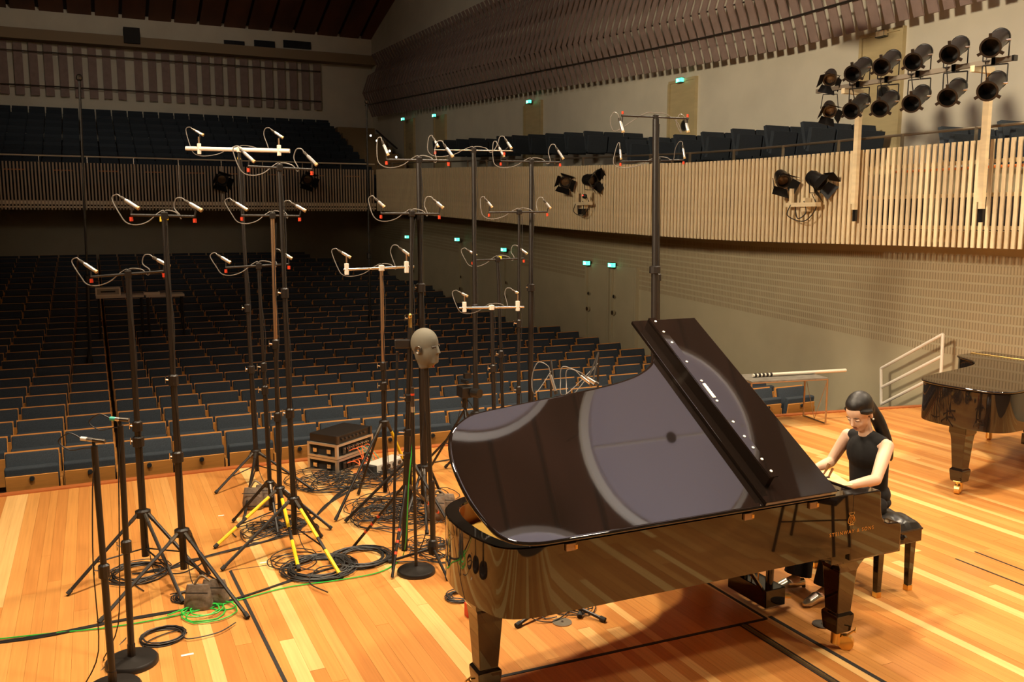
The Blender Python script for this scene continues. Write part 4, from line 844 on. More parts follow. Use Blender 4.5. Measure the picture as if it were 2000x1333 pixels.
# ================================================================== THE PIANIST
def person():
    P = lambda u, v, z: L1(u, v, z)
    base = P(-0.60, 0.82, 0.50)
    t = thing('person', 'person in sleeveless black top with long dark ponytail playing the piano', 'person', P(-0.3, 0.82, 0.0))
    du = (L1(1, 0, 0)-L1(0, 0, 0)); dv = (L1(0, 1, 0)-L1(0, 0, 0)); Z = V((0, 0, 1))
    hf = (du*0.83-dv*0.16-Z*0.53).normalized(); hs = hf.cross(Z).normalized(); hu = hs.cross(hf)   # head forward, side, up
    if hu.z < 0: hu = -hu
    hl = -dv                                     # her left (towards the camera)
    hs = hf.cross(hu)
    if hs.dot(hl) < 0: hs = -hs
    Hc = P(-0.465, 0.815, 1.225); HX = (hf, hs, hu)
    F = lambda a, b_, c: Hc+hf*a+hs*b_+hu*c
    mb = MB()
    # head and neck
    mb.ell(F(-0.008, 0, 0.035), (0.093, 0.076, 0.088), HX, 20, 14).ell(F(0.022, 0, -0.03), (0.066, 0.060, 0.082), HX, 20, 14).ell(F(0.045, 0, -0.085), (0.036, 0.036, 0.030), HX)
    mb.ell(F(0.055, 0.028, -0.035), (0.026, 0.026, 0.030), HX).ell(F(0.055, -0.028, -0.035), (0.026, 0.026, 0.030), HX)
    mb.tube([F(0.080, 0, 0.012), F(0.092, 0, -0.012), F(0.103, 0, -0.034)], [0.010, 0.011, 0.014], 10).ell(F(0.092, 0, -0.038), (0.012, 0.017, 0.009), HX, 10, 8)
    mb.ell(F(0.076, 0, -0.066), (0.014, 0.022, 0.011), HX, 10, 8)
    mb.ell(F(-0.015, 0.078, -0.012), (0.016, 0.010, 0.030), HX, 10, 8).ell(F(-0.015, -0.078, -0.012), (0.016, 0.010, 0.030), HX, 10, 8)
    nb = P(-0.555, 0.82, 1.045)
    mb.tube([F(-0.015, 0, -0.05), nb.lerp(F(-0.015, 0, -0.05), 0.4), nb], [0.050, 0.047, 0.058], 14)
    # torso
    mb.ell(P(-0.565, 0.82, 0.94), (0.090, 0.150, 0.14)).ell(P(-0.585, 0.82, 0.78), (0.088, 0.130, 0.17)).ell(P(-0.60, 0.82, 0.63), (0.11, 0.16, 0.11))
    mb.tube([P(-0.565, 0.66, 1.02), P(-0.565, 0.98, 1.02)], 0.048, 12)
    # arms and hands
    arms = [(P(-0.555, 0.645, 1.02), P(-0.345, 0.53, 0.845), P(-0.07, 0.505, 0.845), P(0.075, 0.52, 0.775), 1), (P(-0.555, 0.995, 1.02), P(-0.44, 1.03, 0.83), P(-0.175, 0.93, 0.83), P(0.05, 0.86, 0.775), -1)]
    for sh, el, wr, hd, s_ in arms:
        mb.tube([sh, sh.lerp(el, 0.35), sh.lerp(el, 0.8), el], [0.046, 0.045, 0.039, 0.037], 14); mb.ell(sh, (0.048, 0.046, 0.048))
        mb.tube([el, el.lerp(wr, 0.25), el.lerp(wr, 0.75), wr], [0.037, 0.038, 0.029, 0.024], 14); mb.ell(el, (0.037, 0.037, 0.037))
        pd = (hd-wr).normalized(); ps = dv*1.0; pn = Z
        pc = wr.lerp(hd, 0.42); mb.ell(pc, (0.052, 0.040, 0.017), (pd, ps, pd.cross(ps)), 14, 10)
        for k, (off, ln) in enumerate(((-0.030, 0.062), (-0.011, 0.078), (0.010, 0.076), (0.029, 0.064))):
            a = pc+pd*0.036+ps*off; mb.tube([a, a+pd*(ln*0.45)+Z*0.012, a+pd*(ln*0.8)-Z*0.008, a+pd*(ln*0.92)-Z*0.028], [0.0092, 0.0088, 0.0082, 0.0072], 8)
        th = pc-pd*0.012-ps*(0.034*(-s_)); mb.tube([th, th-ps*(0.022*(-s_))+pd*0.022-Z*0.008, th-ps*(0.024*(-s_))+pd*0.052-Z*0.020], [0.0115, 0.0100, 0.0080], 8)
    # legs and feet
    legs = [(P(-0.58, 0.73, 0.585), P(-0.20, 0.69, 0.565), P(-0.10, 0.66, 0.10), P(0.075, 0.645, 0.028)), (P(-0.58, 0.91, 0.585), P(-0.18, 0.92, 0.565), P(-0.06, 0.90, 0.10), P(0.115, 0.895, 0.045))]
    for hp, kn, an, fo in legs:
        mb.tube([hp, hp.lerp(kn, 0.5), kn], [0.078, 0.070, 0.054], 14); mb.ell(kn, (0.055, 0.055, 0.055)); mb.tube([kn, kn.lerp(an, 0.3), kn.lerp(an, 0.85), an], [0.052, 0.052, 0.034, 0.032], 14)
        mb.tube([an-Z*0.02, an.lerp(fo, 0.5)-Z*0.01, fo], [0.034, 0.032, 0.022], 12)
    b_ = mb.build('body', SKIN, t, smooth=True); remesh(b_, 0.0055, 3)
    # hair : cap over the skull, side lock and ponytail
    h = MB(); h.ell(F(-0.032, 0, 0.054), (0.098, 0.086, 0.094), HX, 22, 16).ell(F(-0.055, 0, 0.0), (0.062, 0.078, 0.075), HX, 20, 14).ell(F(-0.004, 0.0, 0.084), (0.076, 0.072, 0.054), HX, 20, 14)
    h.tube([F(0.045, 0.052, 0.060), F(0.015, 0.079, 0.035), F(-0.03, 0.080, 0.012)], [0.016, 0.018, 0.02], 10).tube([F(0.045, -0.052, 0.060), F(0.015, -0.079, 0.035), F(-0.03, -0.080, 0.012)], [0.016, 0.018, 0.02], 10)
    tl = [F(-0.085, 0.012, 0.065), P(-0.60, 0.80, 1.20), P(-0.645, 0.785, 1.11), P(-0.685, 0.77, 1.02), P(-0.715, 0.76, 0.94), P(-0.725, 0.755, 0.87)]
    h.tube(spline(tl, 5), [0.036, 0.040, 0.042, 0.042, 0.042, 0.044, 0.046, 0.046, 0.046, 0.046, 0.045, 0.044, 0.043, 0.042, 0.041, 0.039, 0.037, 0.034, 0.031, 0.028, 0.025, 0.022, 0.019, 0.016, 0.012, 0.006], 12)
    hr = h.build('hair', HAIR, t, smooth=True); remesh(hr, 0.006, 14)
    MB().ell(F(-0.098, 0.02, 0.085), (0.014, 0.026, 0.014), HX, 10, 8).build('hair_clip', mat('clip_pink', (0.6, 0.33, 0.22), 0.3, 0.3), hr, smooth=True)
    # face details
    lips = mat('lips', (0.50, 0.20, 0.14), 0.5)
    MB().ell(F(0.087, 0, -0.061), (0.006, 0.019, 0.0045), HX, 10, 6).ell(F(0.085, 0, -0.069), (0.006, 0.016, 0.005), HX, 10, 6).build('lips', lips, b_, smooth=True)
    for s_ in (-1, 1):
        MB().tube([F(0.083, s_*0.018, 0.002), F(0.0835, s_*0.030, -0.001), F(0.076, s_*0.044, 0.003)], [0.0016, 0.0024, 0.0016], 6).build('eyelashes', HAIR, b_)
        MB().ell(F(0.0715, s_*0.031, 0.002), (0.0095, 0.015, 0.007), HX, 10, 8).build('eyelid', SKIN, b_, smooth=True)
        MB().tube([F(0.087, s_*0.015, 0.024), F(0.085, s_*0.033, 0.029), F(0.072, s_*0.050, 0.022)], [0.002, 0.003, 0.0015], 6).build('eyebrow', HAIR, b_)
        MB().ell(F(-0.012, s_*0.088, -0.042), (0.007, 0.007, 0.007), HX, 8, 6).build('earring', mat('pearl', (0.8, 0.75, 0.65), 0.2), b_, smooth=True)
    # sleeveless top
    c = MB(); c.ell(P(-0.565, 0.82, 0.935), (0.104, 0.165, 0.15), None, 20, 14).rings([[P(-0.575-0.02*k/4+math.cos(a)*(0.102-0.002*k), 0.82+math.sin(a)*(0.160-0.004*k), 0.99-0.09*k) for a in [6.28318*i/24 for i in range(24)]] for k in range(5)]).ell(P(-0.60, 0.82, 0.65), (0.115, 0.165, 0.11), None, 20, 14)
    c.tube([P(-0.565, 0.672, 1.030), P(-0.56, 0.82, 1.048), P(-0.565, 0.968, 1.030)], [0.046, 0.060, 0.046], 14).tube([P(-0.555, 0.82, 1.03), P(-0.548, 0.82, 1.066)], [0.075, 0.061], 18)
    tp = c.build('top', CLOTH, t, smooth=True); remesh(tp, 0.008, 3)
    # wide trousers
    c = MB(); c.ell(P(-0.60, 0.82, 0.60), (0.12, 0.172, 0.075), None, 18, 12)
    for hp, kn, an, fo in legs:
        c.tube([hp, hp.lerp(kn, 0.5), kn], [0.092, 0.086, 0.074], 16); c.ell(kn, (0.075, 0.075, 0.075)); e = an+V((0, 0, 0.005))+du*0.0
        c.tube([kn, kn.lerp(e, 0.4), kn.lerp(e, 0.75), e], [0.074, 0.076, 0.084, 0.094], 18)
    tr = c.build('trousers', CLOTH, t, smooth=True); remesh(tr, 0.008, 2)
    shoe = mat('shoe_silver', (0.62, 0.55, 0.42), 0.25, 0.9)
    for hp, kn, an, fo in legs:
        s_ = MB(); s_.tube([an-du*0.055-Z*(an.z-0.045), an-Z*(an.z-0.045)+du*0.02, an.lerp(fo, 0.62)-Z*0.005, fo, fo+du*0.045-Z*0.008], [0.026, 0.033, 0.037, 0.033, 0.012], 12)
        sh = s_.build('shoe', shoe, t, smooth=True); remesh(sh, 0.005, 3)
        MB().cyl(an-du*0.055-Z*(an.z-0.04), an-du*0.06-Z*(an.z-0.004), 0.013, 8).build('heel', RUBBER, sh)
person()
# ================================================================== STAGE LIGHT RIG ON THE BALCONY FRONT
CAN = mat('lamp_black', (0.009, 0.008, 0.0075), 0.35, bump=None)
INSIDE = mat('lamp_inside', (0.004, 0.004, 0.004), 0.6)
LENS = mat('lens_amber', (0.10, 0.06, 0.03), 0.12)
def can(px, py, xw, aim, label, hang, group, bar_pt, length=0.56, r=0.108):
    c = at_x(px, py, xw); d = (-CR*0.60-CU*0.47-CF*0.65).normalized(); s_ = d.cross(V((0, 0, 1))).normalized(); up = s_.cross(d)
    t = thing('stage_spotlight', label, 'spotlight', c-V((0, 0, r)), group)
    a = c-d*(length/2)
    MB().lathe([(0.02, 0.0), (r*0.62, 0.015), (r*0.86, 0.07), (r*0.9, 0.10), (r*0.98, 0.105), (r*0.98, 0.13), (r*0.9, 0.135), (r*0.92, length), (r*1.06, length), (r*1.06, length+0.012), (r*0.86, length+0.012), (r*0.84, length*0.62)], a, d, 24).build('housing', CAN, t, smooth=True)
    MB().lathe([(0.002, 0.0), (r*0.84, 0.0), (r*0.84, 0.01), (0.002, 0.012)], a+d*length*0.60, d, 20).build('reflector', INSIDE, t)
    f_ = a+d*(length+0.004)
    for k in (-0.5, 1.6, 3.7):
        q = s_*math.cos(k)+up*math.sin(k); MB().box(f_+q*(r*1.2), (r*0.42, r*0.30, 0.02), (q, d.cross(q), d)).build('filter_tab', CAN, t)
    for k in (-1, 1): MB().cyl(c+s_*(k*r*0.9), c+s_*(k*(r+0.035)), 0.014, 10).build('tilt_knob', CHROME, t)
    y0 = c+V((0, 0, hang*0.21)); yk = [c+s_*(r+0.022), y0+s_*(r+0.022), y0-s_*(r+0.022), c-s_*(r+0.022)]
    MB().tube([yk[0], yk[1]], 0.008, 6).tube([yk[1], yk[2]], 0.008, 6).tube([yk[2], yk[3]], 0.008, 6).build('yoke', CAN, t)
    if bar_pt is not None: MB().cyl(y0, bar_pt, 0.012, 8).build('clamp', DARKM, t); MB().box(bar_pt, (0.07, 0.05, 0.08)).build('clamp_block', DARKM, t)
    e = a; MB().tube(spline([e, e-d*0.04-V((0, 0, 0.05)), e-d*0.02-V((0, 0, 0.2))+s_*0.06, e+V((0, 0, -0.12))+s_*0.12, (bar_pt or y0)+s_*0.1], 6), 0.006, 5).build('cable', CABLE, t)
    return t
def fresnel(c, d, label, group, hang=None, r=0.085, roll=0.3):
    d = V(d).normalized(); s_ = d.cross(V((0, 0, 1))).normalized(); up = s_.cross(d)
    t = thing('stage_spotlight', label, 'spotlight', c-V((0, 0, r)), group)
    MB().lathe([(0.03, -0.13), (r*0.8, -0.12), (r*0.98, -0.06), (r*0.98, 0.08), (r*1.1, 0.085), (r*1.1, 0.11), (r*0.85, 0.11), (r*0.8, 0.06)], c, d, 20).build('housing', CAN, t, smooth=True)
    MB().lathe([(0.002, 0.075), (r*0.5, 0.072), (r*0.84, 0.055), (r*0.84, 0.05), (0.002, 0.05)], c, d, 20).build('lens', LENS, t, smooth=True)
    for k in range(4):
        a = roll+k*math.pi/2; q = s_*math.cos(a)+up*math.sin(a); tn = d.cross(q); o = (q*0.45+d*0.9).normalized()
        p0 = c+d*0.11+q*(r*1.0); hw = r*(1.0 if k % 2 else 0.8); L = r*1.5
        MB().rings([[p0+tn*hw, p0-tn*hw, p0-tn*hw+q*0.004, p0+tn*hw+q*0.004], [p0+o*L+tn*hw*1.35, p0+o*L-tn*hw*1.35, p0+o*L-tn*hw*1.35+q*0.004, p0+o*L+tn*hw*1.35+q*0.004]]).build('barn_door', CAN, t)
    y0 = c+V((0, 0, (hang or 1)*0.19)); w_ = r+0.03
    MB().tube([c+s_*w_, y0+s_*w_*0.8, y0-s_*w_*0.8, c-s_*w_], 0.007, 6).build('yoke', CAN, t)
    return t, y0
A0, A1 = at_x(1596, 179, 9.32), at_x(1982, 113, 9.32)
rig = thing('lighting_bar', 'long grey lighting bar on two cream posts at the right balcony', 'lighting bar', V((9.6, 8.1, 2.2)))
dB = (A1-A0).normalized()
MB().box((A0+A1)/2, ((A1-A0).length, 0.055, 0.055), (dB, dB.cross(V((0, 0, 1))), dB.cross(V((0, 0, 1))).cross(dB))).build('bar', mat('bar_grey', (0.33, 0.28, 0.22), 0.4, 0.5), rig)
MB().box(A1, (0.03, 0.06, 0.06), (dB, dB.cross(V((0, 0, 1))), V((0, 0, 1)))).build('end_cap', CAN, rig)
for xt, xb, yt, yb in ((1681, 1670, 235, 410), (1941, 1918, 150, 408)):
    b0 = at_x(xb, yb, 9.62); yy = b0.y; top = V((9.60, yy, (A0.z+A1.z)/2-0.02))
    MB().box((b0+top)/2, (0.06, 0.05, top.z-b0.z)).build('post', CREAM, rig)
    MB().box(top+V((0.02, 0.055, -(top.z-b0.z)*0.5)), (0.04, 0.03, (top.z-b0.z)*0.9)).build('post', CREAM, rig)
    MB().box(V((9.46, yy, top.z-0.03)), (0.34, 0.06, 0.07)).build('post_arm', CREAM, rig)
    MB().box(b0+V((0.0, 0, -0.08)), (0.04, 0.05, 0.16)).build('post_foot', CAN, rig)
AIM = (3.2, 4.6, 0.3)
place = ['second from the left', 'third from the left', 'fourth from the left', 'fifth from the left', 'rightmost']
for row, pts, hang in (('upper row', ((1680, 133), (1736, 119), (1797, 109), (1868, 94), (1947, 80)), -1), ('lower row', ((1677, 204), (1733, 199), (1794, 189), (1864, 177), (1941, 164)), 1)):
    for k, q in enumerate(pts):
        c = at_x(*q, 9.32); f_ = (c.y-A0.y)/(A1.y-A0.y); bp = A0.lerp(A1, f_)
        can(q[0], q[1], 9.32, (AIM[0], AIM[1]+(k-2)*0.25, 0.3), 'black tubular spotlight on the lighting bar, %s, %s' % (row, place[k]), hang, 'spotlights on the lighting bar', bp)
for q, d, lb, hang in (((1622, 150), (-0.62, -0.55, -0.52), 'barn-door spotlight at the left end of the lighting bar, upper row', -1), ((1620, 212), (-0.55, -0.66, -0.50), 'barn-door spotlight at the left end of the lighting bar, lower row', 1)):
    c = at_x(*q, 9.32); t, y0 = fresnel(c, d, lb, 'spotlights on the lighting bar', hang); f_ = (c.y-A0.y)/(A1.y-A0.y); MB().cyl(y0, A0.lerp(A1, f_), 0.012, 8).build('clamp', DARKM, t)
# two pairs of lamps on brackets on the balcony front
def bracket(label, px, py, wpx):
    p = at_x(px, py, 9.0); y = p.y
    for _ in range(8): p = at_x(px, py, fx(p.y)-0.16)
    t = thing('lamp_bracket', label, 'bracket', p-V((0, 0, 0.1)))
    MB().box(p, (0.10, 0.62, 0.06)).build('shelf', CREAM, t); MB().box(p+V((0.06, 0, 0.0)), (0.12, 0.08, 0.2)).build('wall_arm', CREAM, t)
    for s_ in (-1, 1): MB().box(p+V((0, s_*0.24, 0.13)), (0.05, 0.05, 0.22)).build('upright', CREAM, t)
    MB().tube(spline([p+V((-0.05, 0.2, 0)), p+V((-0.08, 0.22, -0.16)), p+V((-0.06, -0.1, -0.24)), p+V((-0.03, -0.3, -0.05)), p+V((-0.02, -0.2, 0.15))], 6), 0.008, 5).tube(spline([p+V((-0.05, 0.1, -0.03)), p+V((-0.09, 0.0, -0.2)), p+V((-0.05, -0.12, -0.12)), p+V((-0.03, -0.05, 0.05))], 6), 0.008, 5).build('cable', CABLE, t)
    return p, t
pb, tb = bracket('cream shelf bracket with drooping cables on the balcony front', 1138, 398, 60)
MB().box(pb+V((-0.02, 0.0, -0.16)), (0.10, 0.14, 0.12)).build('junction_box', CAN, tb); MB().ell(pb+V((-0.03, -0.14, 0.14)), (0.05, 0.06, 0.05), n=10, m=6).build('dimmer', CAN, tb); MB().ell(pb+V((-0.08, -0.14, 0.16)), (0.012, 0.012, 0.012), n=8, m=6).build('pilot_light', mat('pilot_red', (1, 0.05, 0.02), 0.4, emit=((1, 0.05, 0.03), 4)), tb)
c = at_x(1104, 354, pb.x-0.02); t, y0 = fresnel(c, (-0.45, -0.80, -0.25), 'black spotlight facing the viewer, left one on the shelf bracket', 'spotlights on the balcony front', -1, 0.115)
c = at_x(1151, 352, pb.x-0.02); t, y0 = fresnel(c, (0.25, -0.92, -0.10), 'black spotlight turned right, right one on the shelf bracket', 'spotlights on the balcony front', -1, 0.12, 0.8)
pb2, tb2 = bracket('cream open bracket with hanging cable on the bright balcony front', 1568, 400, 60)
c = at_x(1527, 348, pb2.x-0.05); t, y0 = fresnel(c, (-0.35, -0.80, -0.5), 'left barn-door spotlight on the open bracket', 'spotlights on the balcony front', -1, 0.105)
c = at_x(1593, 351, pb2.x-0.05); t, y0 = fresnel(c, (0.1, -0.85, -0.45), 'right barn-door spotlight on the open bracket', 'spotlights on the balcony front', -1, 0.11, 0.5)
for px in (600, 433):
    c = at_y(px, 350, 27.85); fresnel(c, (0, -1, -0.3), 'dark spotlight on the far balcony front, %s of two' % ('right' if px == 600 else 'left'), 'spotlights on the far balcony', -1, 0.16)
# ================================================================== TABLE, TUBE, STAIR RAIL
c1, c2 = at_z(1612, 830), at_z(1569, 814); zt = z_at(c1, 738)
ex = V((-1, 0.09, 0)).normalized(); ey = (c2-c1); ey.z = 0; ey.normalize(); ex = (ex-ey*ex.dot(ey)).normalized(); ln = 1.05; dp = (c2-c1).length
t = thing('side_table', 'small tube-legged table behind the pianist at the stage edge', 'table', (c1+c2)/2)
tc = (c1+c2)/2+ex*(ln/2)
MB().box(tc+V((0, 0, zt-0.012)), (ln, dp+0.02, 0.022), (ex, ey, V((0, 0, 1)))).build('table_top', mat('table_slate', (0.16, 0.145, 0.12), 0.45, noise=(14.0, 0.3)), t)
TUBE = mat('tube_bronze', (0.42, 0.27, 0.14), 0.35, 0.8)
for a, b_ in ((c1, c2), (c1+ex*ln, c2+ex*ln)):
    for q in (a, b_): MB().cyl(q+V((0, 0, 0.012)), q+V((0, 0, zt-0.02)), 0.011, 8).build('leg', TUBE, t)
    MB().cyl(a+V((0, 0, 0.012)), b_+V((0, 0, 0.012)), 0.011, 8).build('floor_bar', CHROME, t); MB().cyl(a+V((0, 0, zt-0.02)), b_+V((0, 0, zt-0.02)), 0.011, 8).build('top_bar', TUBE, t)
for q in (c1, c2): MB().cyl(q+V((0, 0, zt-0.02)), q+ex*ln+V((0, 0, zt-0.02)), 0.011, 8).build('side_bar', TUBE, t)
MB().cyl(c2+V((0, 0, zt-0.03)), (c1+c2)/2+V((0, 0, 0.02)), 0.004, 6).cyl(c1+V((0, 0, zt-0.03)), (c1+c2)/2+V((0, 0, 0.02)), 0.004, 6).build('wire_brace', TUBE, t)
W = depth(tc+V((0, 0, zt))); a, b_ = at_z(1470, 734, zt+0.025), at_z(1646, 724, zt+0.025); d = (b_-a).normalized(); a = V((a.x, a.y, zt+0.025)); b_ = a+d*1.36
t = thing('tube_pole', 'long white tube lying across the small table', 'tube', a)
MB().cyl(a, b_, 0.022, 12).build('tube', mat('tube_white', (0.72, 0.66, 0.55), 0.35, 0.3), t)
for k in range(5): MB().cyl(a+d*(0.02+k*0.055), a+d*(0.05+k*0.055), 0.0255, 10).build('grip_ring', SATIN, t)
t = thing('stair_rail', 'cream painted stair rail leading down from the stage', 'railing', at_x(1721, 790, 10.2))
X_ = 10.2
for a, b_ in (((1721, 788), (1721, 720)), ((1838, 730), (1842, 653)), ((1721, 720), (1842, 653)), ((1722, 757), (1840, 696)), ((1721, 790), (1838, 730))):
    MB().cyl(at_x(*a, X_), at_x(*b_, X_), 0.022, 8).build('rail_tube', WHITE, t)
# ================================================================== CASES, SANDBAGS, CABLES
p0, pl, pr = at_z(659, 927), at_z(622, 914), at_z(722, 903); ax_ = (pr-p0); ax_.z = 0; wl = 0.56; ax_.normalize(); ay_ = V((-ax_.y, ax_.x, 0))
if ay_.dot(pl-p0) < 0: ay_ = -ay_
dl = 0.36; ALU = mat('case_alu', (0.62, 0.56, 0.46), 0.35, 0.8)
def flight_case(o, h, label):
    t = thing('rack_case', label, 'flight case', o+ax_*wl/2+ay_*dl/2, 'stacked rack cases')
    c = o+ax_*wl/2+ay_*dl/2+UP*h/2; MB().box(c, (wl-0.02, dl-0.02, h-0.01), (ax_, ay_, UP)).build('body', RUBBER, t)
    for i, j in ((0, 0), (1, 0), (0, 1), (1, 1)): MB().box(o+ax_*(wl*i)+ay_*(dl*j)+UP*h/2, (0.028, 0.028, h), (ax_, ay_, UP)).build('edge', ALU, t)
    for z in (0.012, h-0.012):
        for j in (0, 1): MB().box(o+ax_*wl/2+ay_*(dl*j)+UP*z, (wl, 0.026, 0.024), (ax_, ay_, UP)).build('edge', ALU, t)
        for i in (0, 1): MB().box(o+ax_*(wl*i)+ay_*dl/2+UP*z, (0.026, dl, 0.024), (ax_, ay_, UP)).build('edge', ALU, t)
    for f_ in (0.25, 0.75): MB().box(o-ax_*0.012+ay_*(dl*f_)+UP*h*0.5, (0.02, 0.05, 0.045), (ax_, ay_, UP)).build('latch', CHROME, t, bevel=0.004)
    for k in range(6): MB().box(o-ay_*0.012+ax_*(0.10+k*0.07)+UP*h*0.5, (0.045, 0.014, h*0.42), (ax_, ay_, UP)).build('panel_unit', DARKM, t)
    for k in range(12): MB().cyl(o-ay_*0.016+ax_*(0.10+k*0.034)+UP*h*0.62, o-ay_*0.028+ax_*(0.10+k*0.034)+UP*h*0.62, 0.007, 6).build('socket', CHROME, t)
flight_case(p0, 0.145, 'lower black rack case with metal edges, under the other one')
flight_case(p0+UP*0.15, 0.15, 'upper black rack case with metal edges on the lower one')
t = thing('audio_unit', 'flat black amplifier lying on top of the rack cases', 'amplifier', p0+UP*0.305+ax_*wl/2+ay_*dl/2)
MB().box(p0+UP*0.345+ax_*wl/2+ay_*dl/2, (0.54, 0.36, 0.08), (ax_, ay_, UP)).build('case', SATIN, t, bevel=0.005)
for k in range(7): MB().cyl(p0+UP*0.345+ax_*(0.08+k*0.06)-ay_*0.002, p0+UP*0.345+ax_*(0.08+k*0.06)-ay_*0.018, 0.012, 8).build('knob', DARKM, t)
for k in range(2): MB().box(p0+UP*0.345+ax_*(0.01+0.53*k)-ay_*0.006, (0.03, 0.02, 0.085), (ax_, ay_, UP)).build('rack_ear', DARKM, t)
def loose(name, label, paths, r=0.004, m=CABLE, cat='cable', group='cables on the stage floor'):
    o = MB()
    for p in paths: o.tube(p, r, 5)
    ob = o.build(name, m, origin=paths[0][0]*1.0, smooth=True); return tag(ob, label, cat, group)
tang = []
rc = random.Random(5)
for k in range(9):
    a = p0+ax_*(0.12+0.04*k)-ay_*0.03+UP*(0.21 if k % 2 else 0.09); e = p0+ax_*(0.20+0.035*k)-ay_*(0.18+0.03*rc.random())+UP*0.006
    tang.append(spline([a, a-ay_*0.07+UP*0.02+ax_*rc.uniform(-.03, .05), a.lerp(e, 0.5)-ay_*0.05+ax_*rc.uniform(-.06, .06), e, e+ax_*rc.uniform(-.15, .1)-ay_*rc.uniform(0, .08), e+ax_*rc.uniform(-.2, .1)+ay_*rc.uniform(0, .06)], 5))
loose('patch_cables', 'orange patch cables spilling from the rack cases', tang, 0.005, ORANGEC, 'cable')
tang = [spline([p0+ax_*(0.3+0.05*k)-ay_*0.03+UP*0.22, p0+ax_*(0.36+0.05*k)-ay_*0.12+UP*0.13, p0+ax_*(0.35+0.07*k)-ay_*0.2+UP*0.006], 5) for k in range(3)]
loose('patch_cables', 'thin teal patch cables hanging from the rack cases', tang, 0.004, TEAL, 'cable')
# grey power box behind the rack
q = at_z(752, 915); t = thing('power_box', 'pale grey power distribution box right of the rack cases', 'power box', q)
gx = (at_z(775, 908)-at_z(735, 922)).normalized(); gy = V((-gx.y, gx.x, 0))
MB().box(q+UP*0.045, (0.42, 0.17, 0.09), (gx, gy, UP)).build('case', mat('box_grey', (0.55, 0.50, 0.42), 0.4), t, bevel=0.008)
MB().box(q+UP*0.045-gx*0.23, (0.06, 0.15, 0.08), (gx, gy, UP)).build('end_cap', RUBBER, t)
for k in range(4): MB().cyl(q+UP*0.05-gy*0.085+gx*(-0.13+k*0.085), q+UP*0.05-gy*0.10+gx*(-0.13+k*0.085), 0.022, 10).build('socket', DARKM, t)
q = at_z(917, 1204); tag(MB().box(q+UP*0.045, (0.05, 0.06, 0.09)).build('red_box', RED, origin=q, bevel=0.004), 'small bright red box beside the piano tail leg', 'box')
def sandbag(label, top, wpx, hang=0.12, s=1.0):
    p = top; t = thing('sandbag', label, 'sandbag', p-UP*(0.2*s), 'sandbags weighting the stands')
    BAG = mat('bag_brown', (0.165, 0.118, 0.082), 0.7, noise=(30.0, 0.25), bump=(40.0, 0.3))
    for k, (o_, dy) in enumerate(((-0.03, 0.0), (0.05, 0.0))):
        c = p-UP*(0.115*s)+CR*(o_*s)+V((CF.x, CF.y, 0))*(0.085*s*k); mb = MB()
        R = []
        for z, hw, hd in ((0.10, 0.072, 0.012), (0.07, 0.080, 0.028), (0.02, 0.086, 0.048), (-0.03, 0.094, 0.062), (-0.075, 0.092, 0.060), (-0.10, 0.075, 0.042), (-0.106, 0.05, 0.02)):
            R.append([c+UP*(z*s)+CR*(math.copysign(abs(math.cos(a))**0.72, math.cos(a))*hw*s)+V((CF.x, CF.y, 0))*(math.copysign(abs(math.sin(a))**0.9, math.sin(a))*hd*s) for a in [6.28318*i/20 for i in range(20)]])
        mb.rings(R).build('bag', BAG, t, smooth=True)
        MB().tube([c+UP*0.055*s-CR*0.08*s-CF*0.052*s, c+UP*0.055*s+CR*0.08*s-CF*0.052*s], 0.004, 5).build('zip', SATIN, t)
    MB().tube(spline([p-CR*0.06*s-UP*0.03, p-CR*0.03+UP*0.02*s, p+UP*0.045*s, p+CR*0.05*s+UP*0.01], 5), 0.008, 6).build('handle', mat('strap', (0.2, 0.16, 0.11), 0.8), t)
sandbag('brown sandbag hanging on the stand in the left foreground', at_w(395, 1138, depth(at_z(395, 1190))), 0)
sandbag('dark brown sandbag under the white-bar stand', at_w(500, 950, depth(at_z(500, 996))), 0)
sandbag('greyish sandbag on the tripod beside the piano tail', at_w(857, 968, depth(at_z(857, 1018))), 0)
def coil(label, c, r, n, seed, m=CABLE, jit=0.25, th=0.004, tails=1):
    q = random.Random(seed); c = at_z(*c); paths = []; pts = []
    for i in range(n*14):
        a = 6.28318*i/14; rr = r*(1+jit*math.sin(a*0.37+seed)*0.6+q.uniform(-1, 1)*jit*0.12); k = (i/14)
        cx = r*jit*0.5*math.sin(k*1.9+seed); cy = r*jit*0.5*math.cos(k*1.3+seed*2)
        pts.append(c+V((cx+rr*math.cos(a), cy+rr*math.sin(a)*0.95, th+0.006*(math.floor(k) % 4)+q.uniform(0, 0.004))))
    paths.append(pts)
    for j in range(tails):
        e = pts[-1] if j == 0 else pts[0]; a = q.uniform(0, 6.28); paths.append(spline([e, e+V((math.cos(a)*r*0.8, math.sin(a)*r*0.6, 0)), e+V((math.cos(a+0.9)*r*1.7, math.sin(a+0.9)*r*1.4, 0)), e+V((math.cos(a+1.4)*r*2.6, math.sin(a+1.4)*r*2.0, 0))], 6))
    return loose('cable_coil', label, paths, th, m, 'cable')
def mess(label, c, rx, n, seed, m=CABLE, th=0.004, zmax=0.03):
    q = random.Random(seed); c = at_z(*c); paths = []
    for k in range(n):
        a0 = q.uniform(0, 6.28); o = c+V((q.uniform(-.5, .5)*rx, q.uniform(-.5, .5)*rx, 0)); r = rx*q.uniform(0.18, 0.55); tw = q.uniform(0.6, 1.9)
        pts = [o+V((r*(1+0.25*math.sin(i*0.9+k))*math.cos(a0+i*0.55), r*(1+0.3*math.cos(i*0.7+k))*math.sin(a0+i*0.55), th+zmax*abs(math.sin(i*tw+k))*0.5)) for i in range(int(9+8*tw))]
        paths.append(spline(pts, 2))
    return loose('cable_tangle', label, paths, th, m, 'cable')
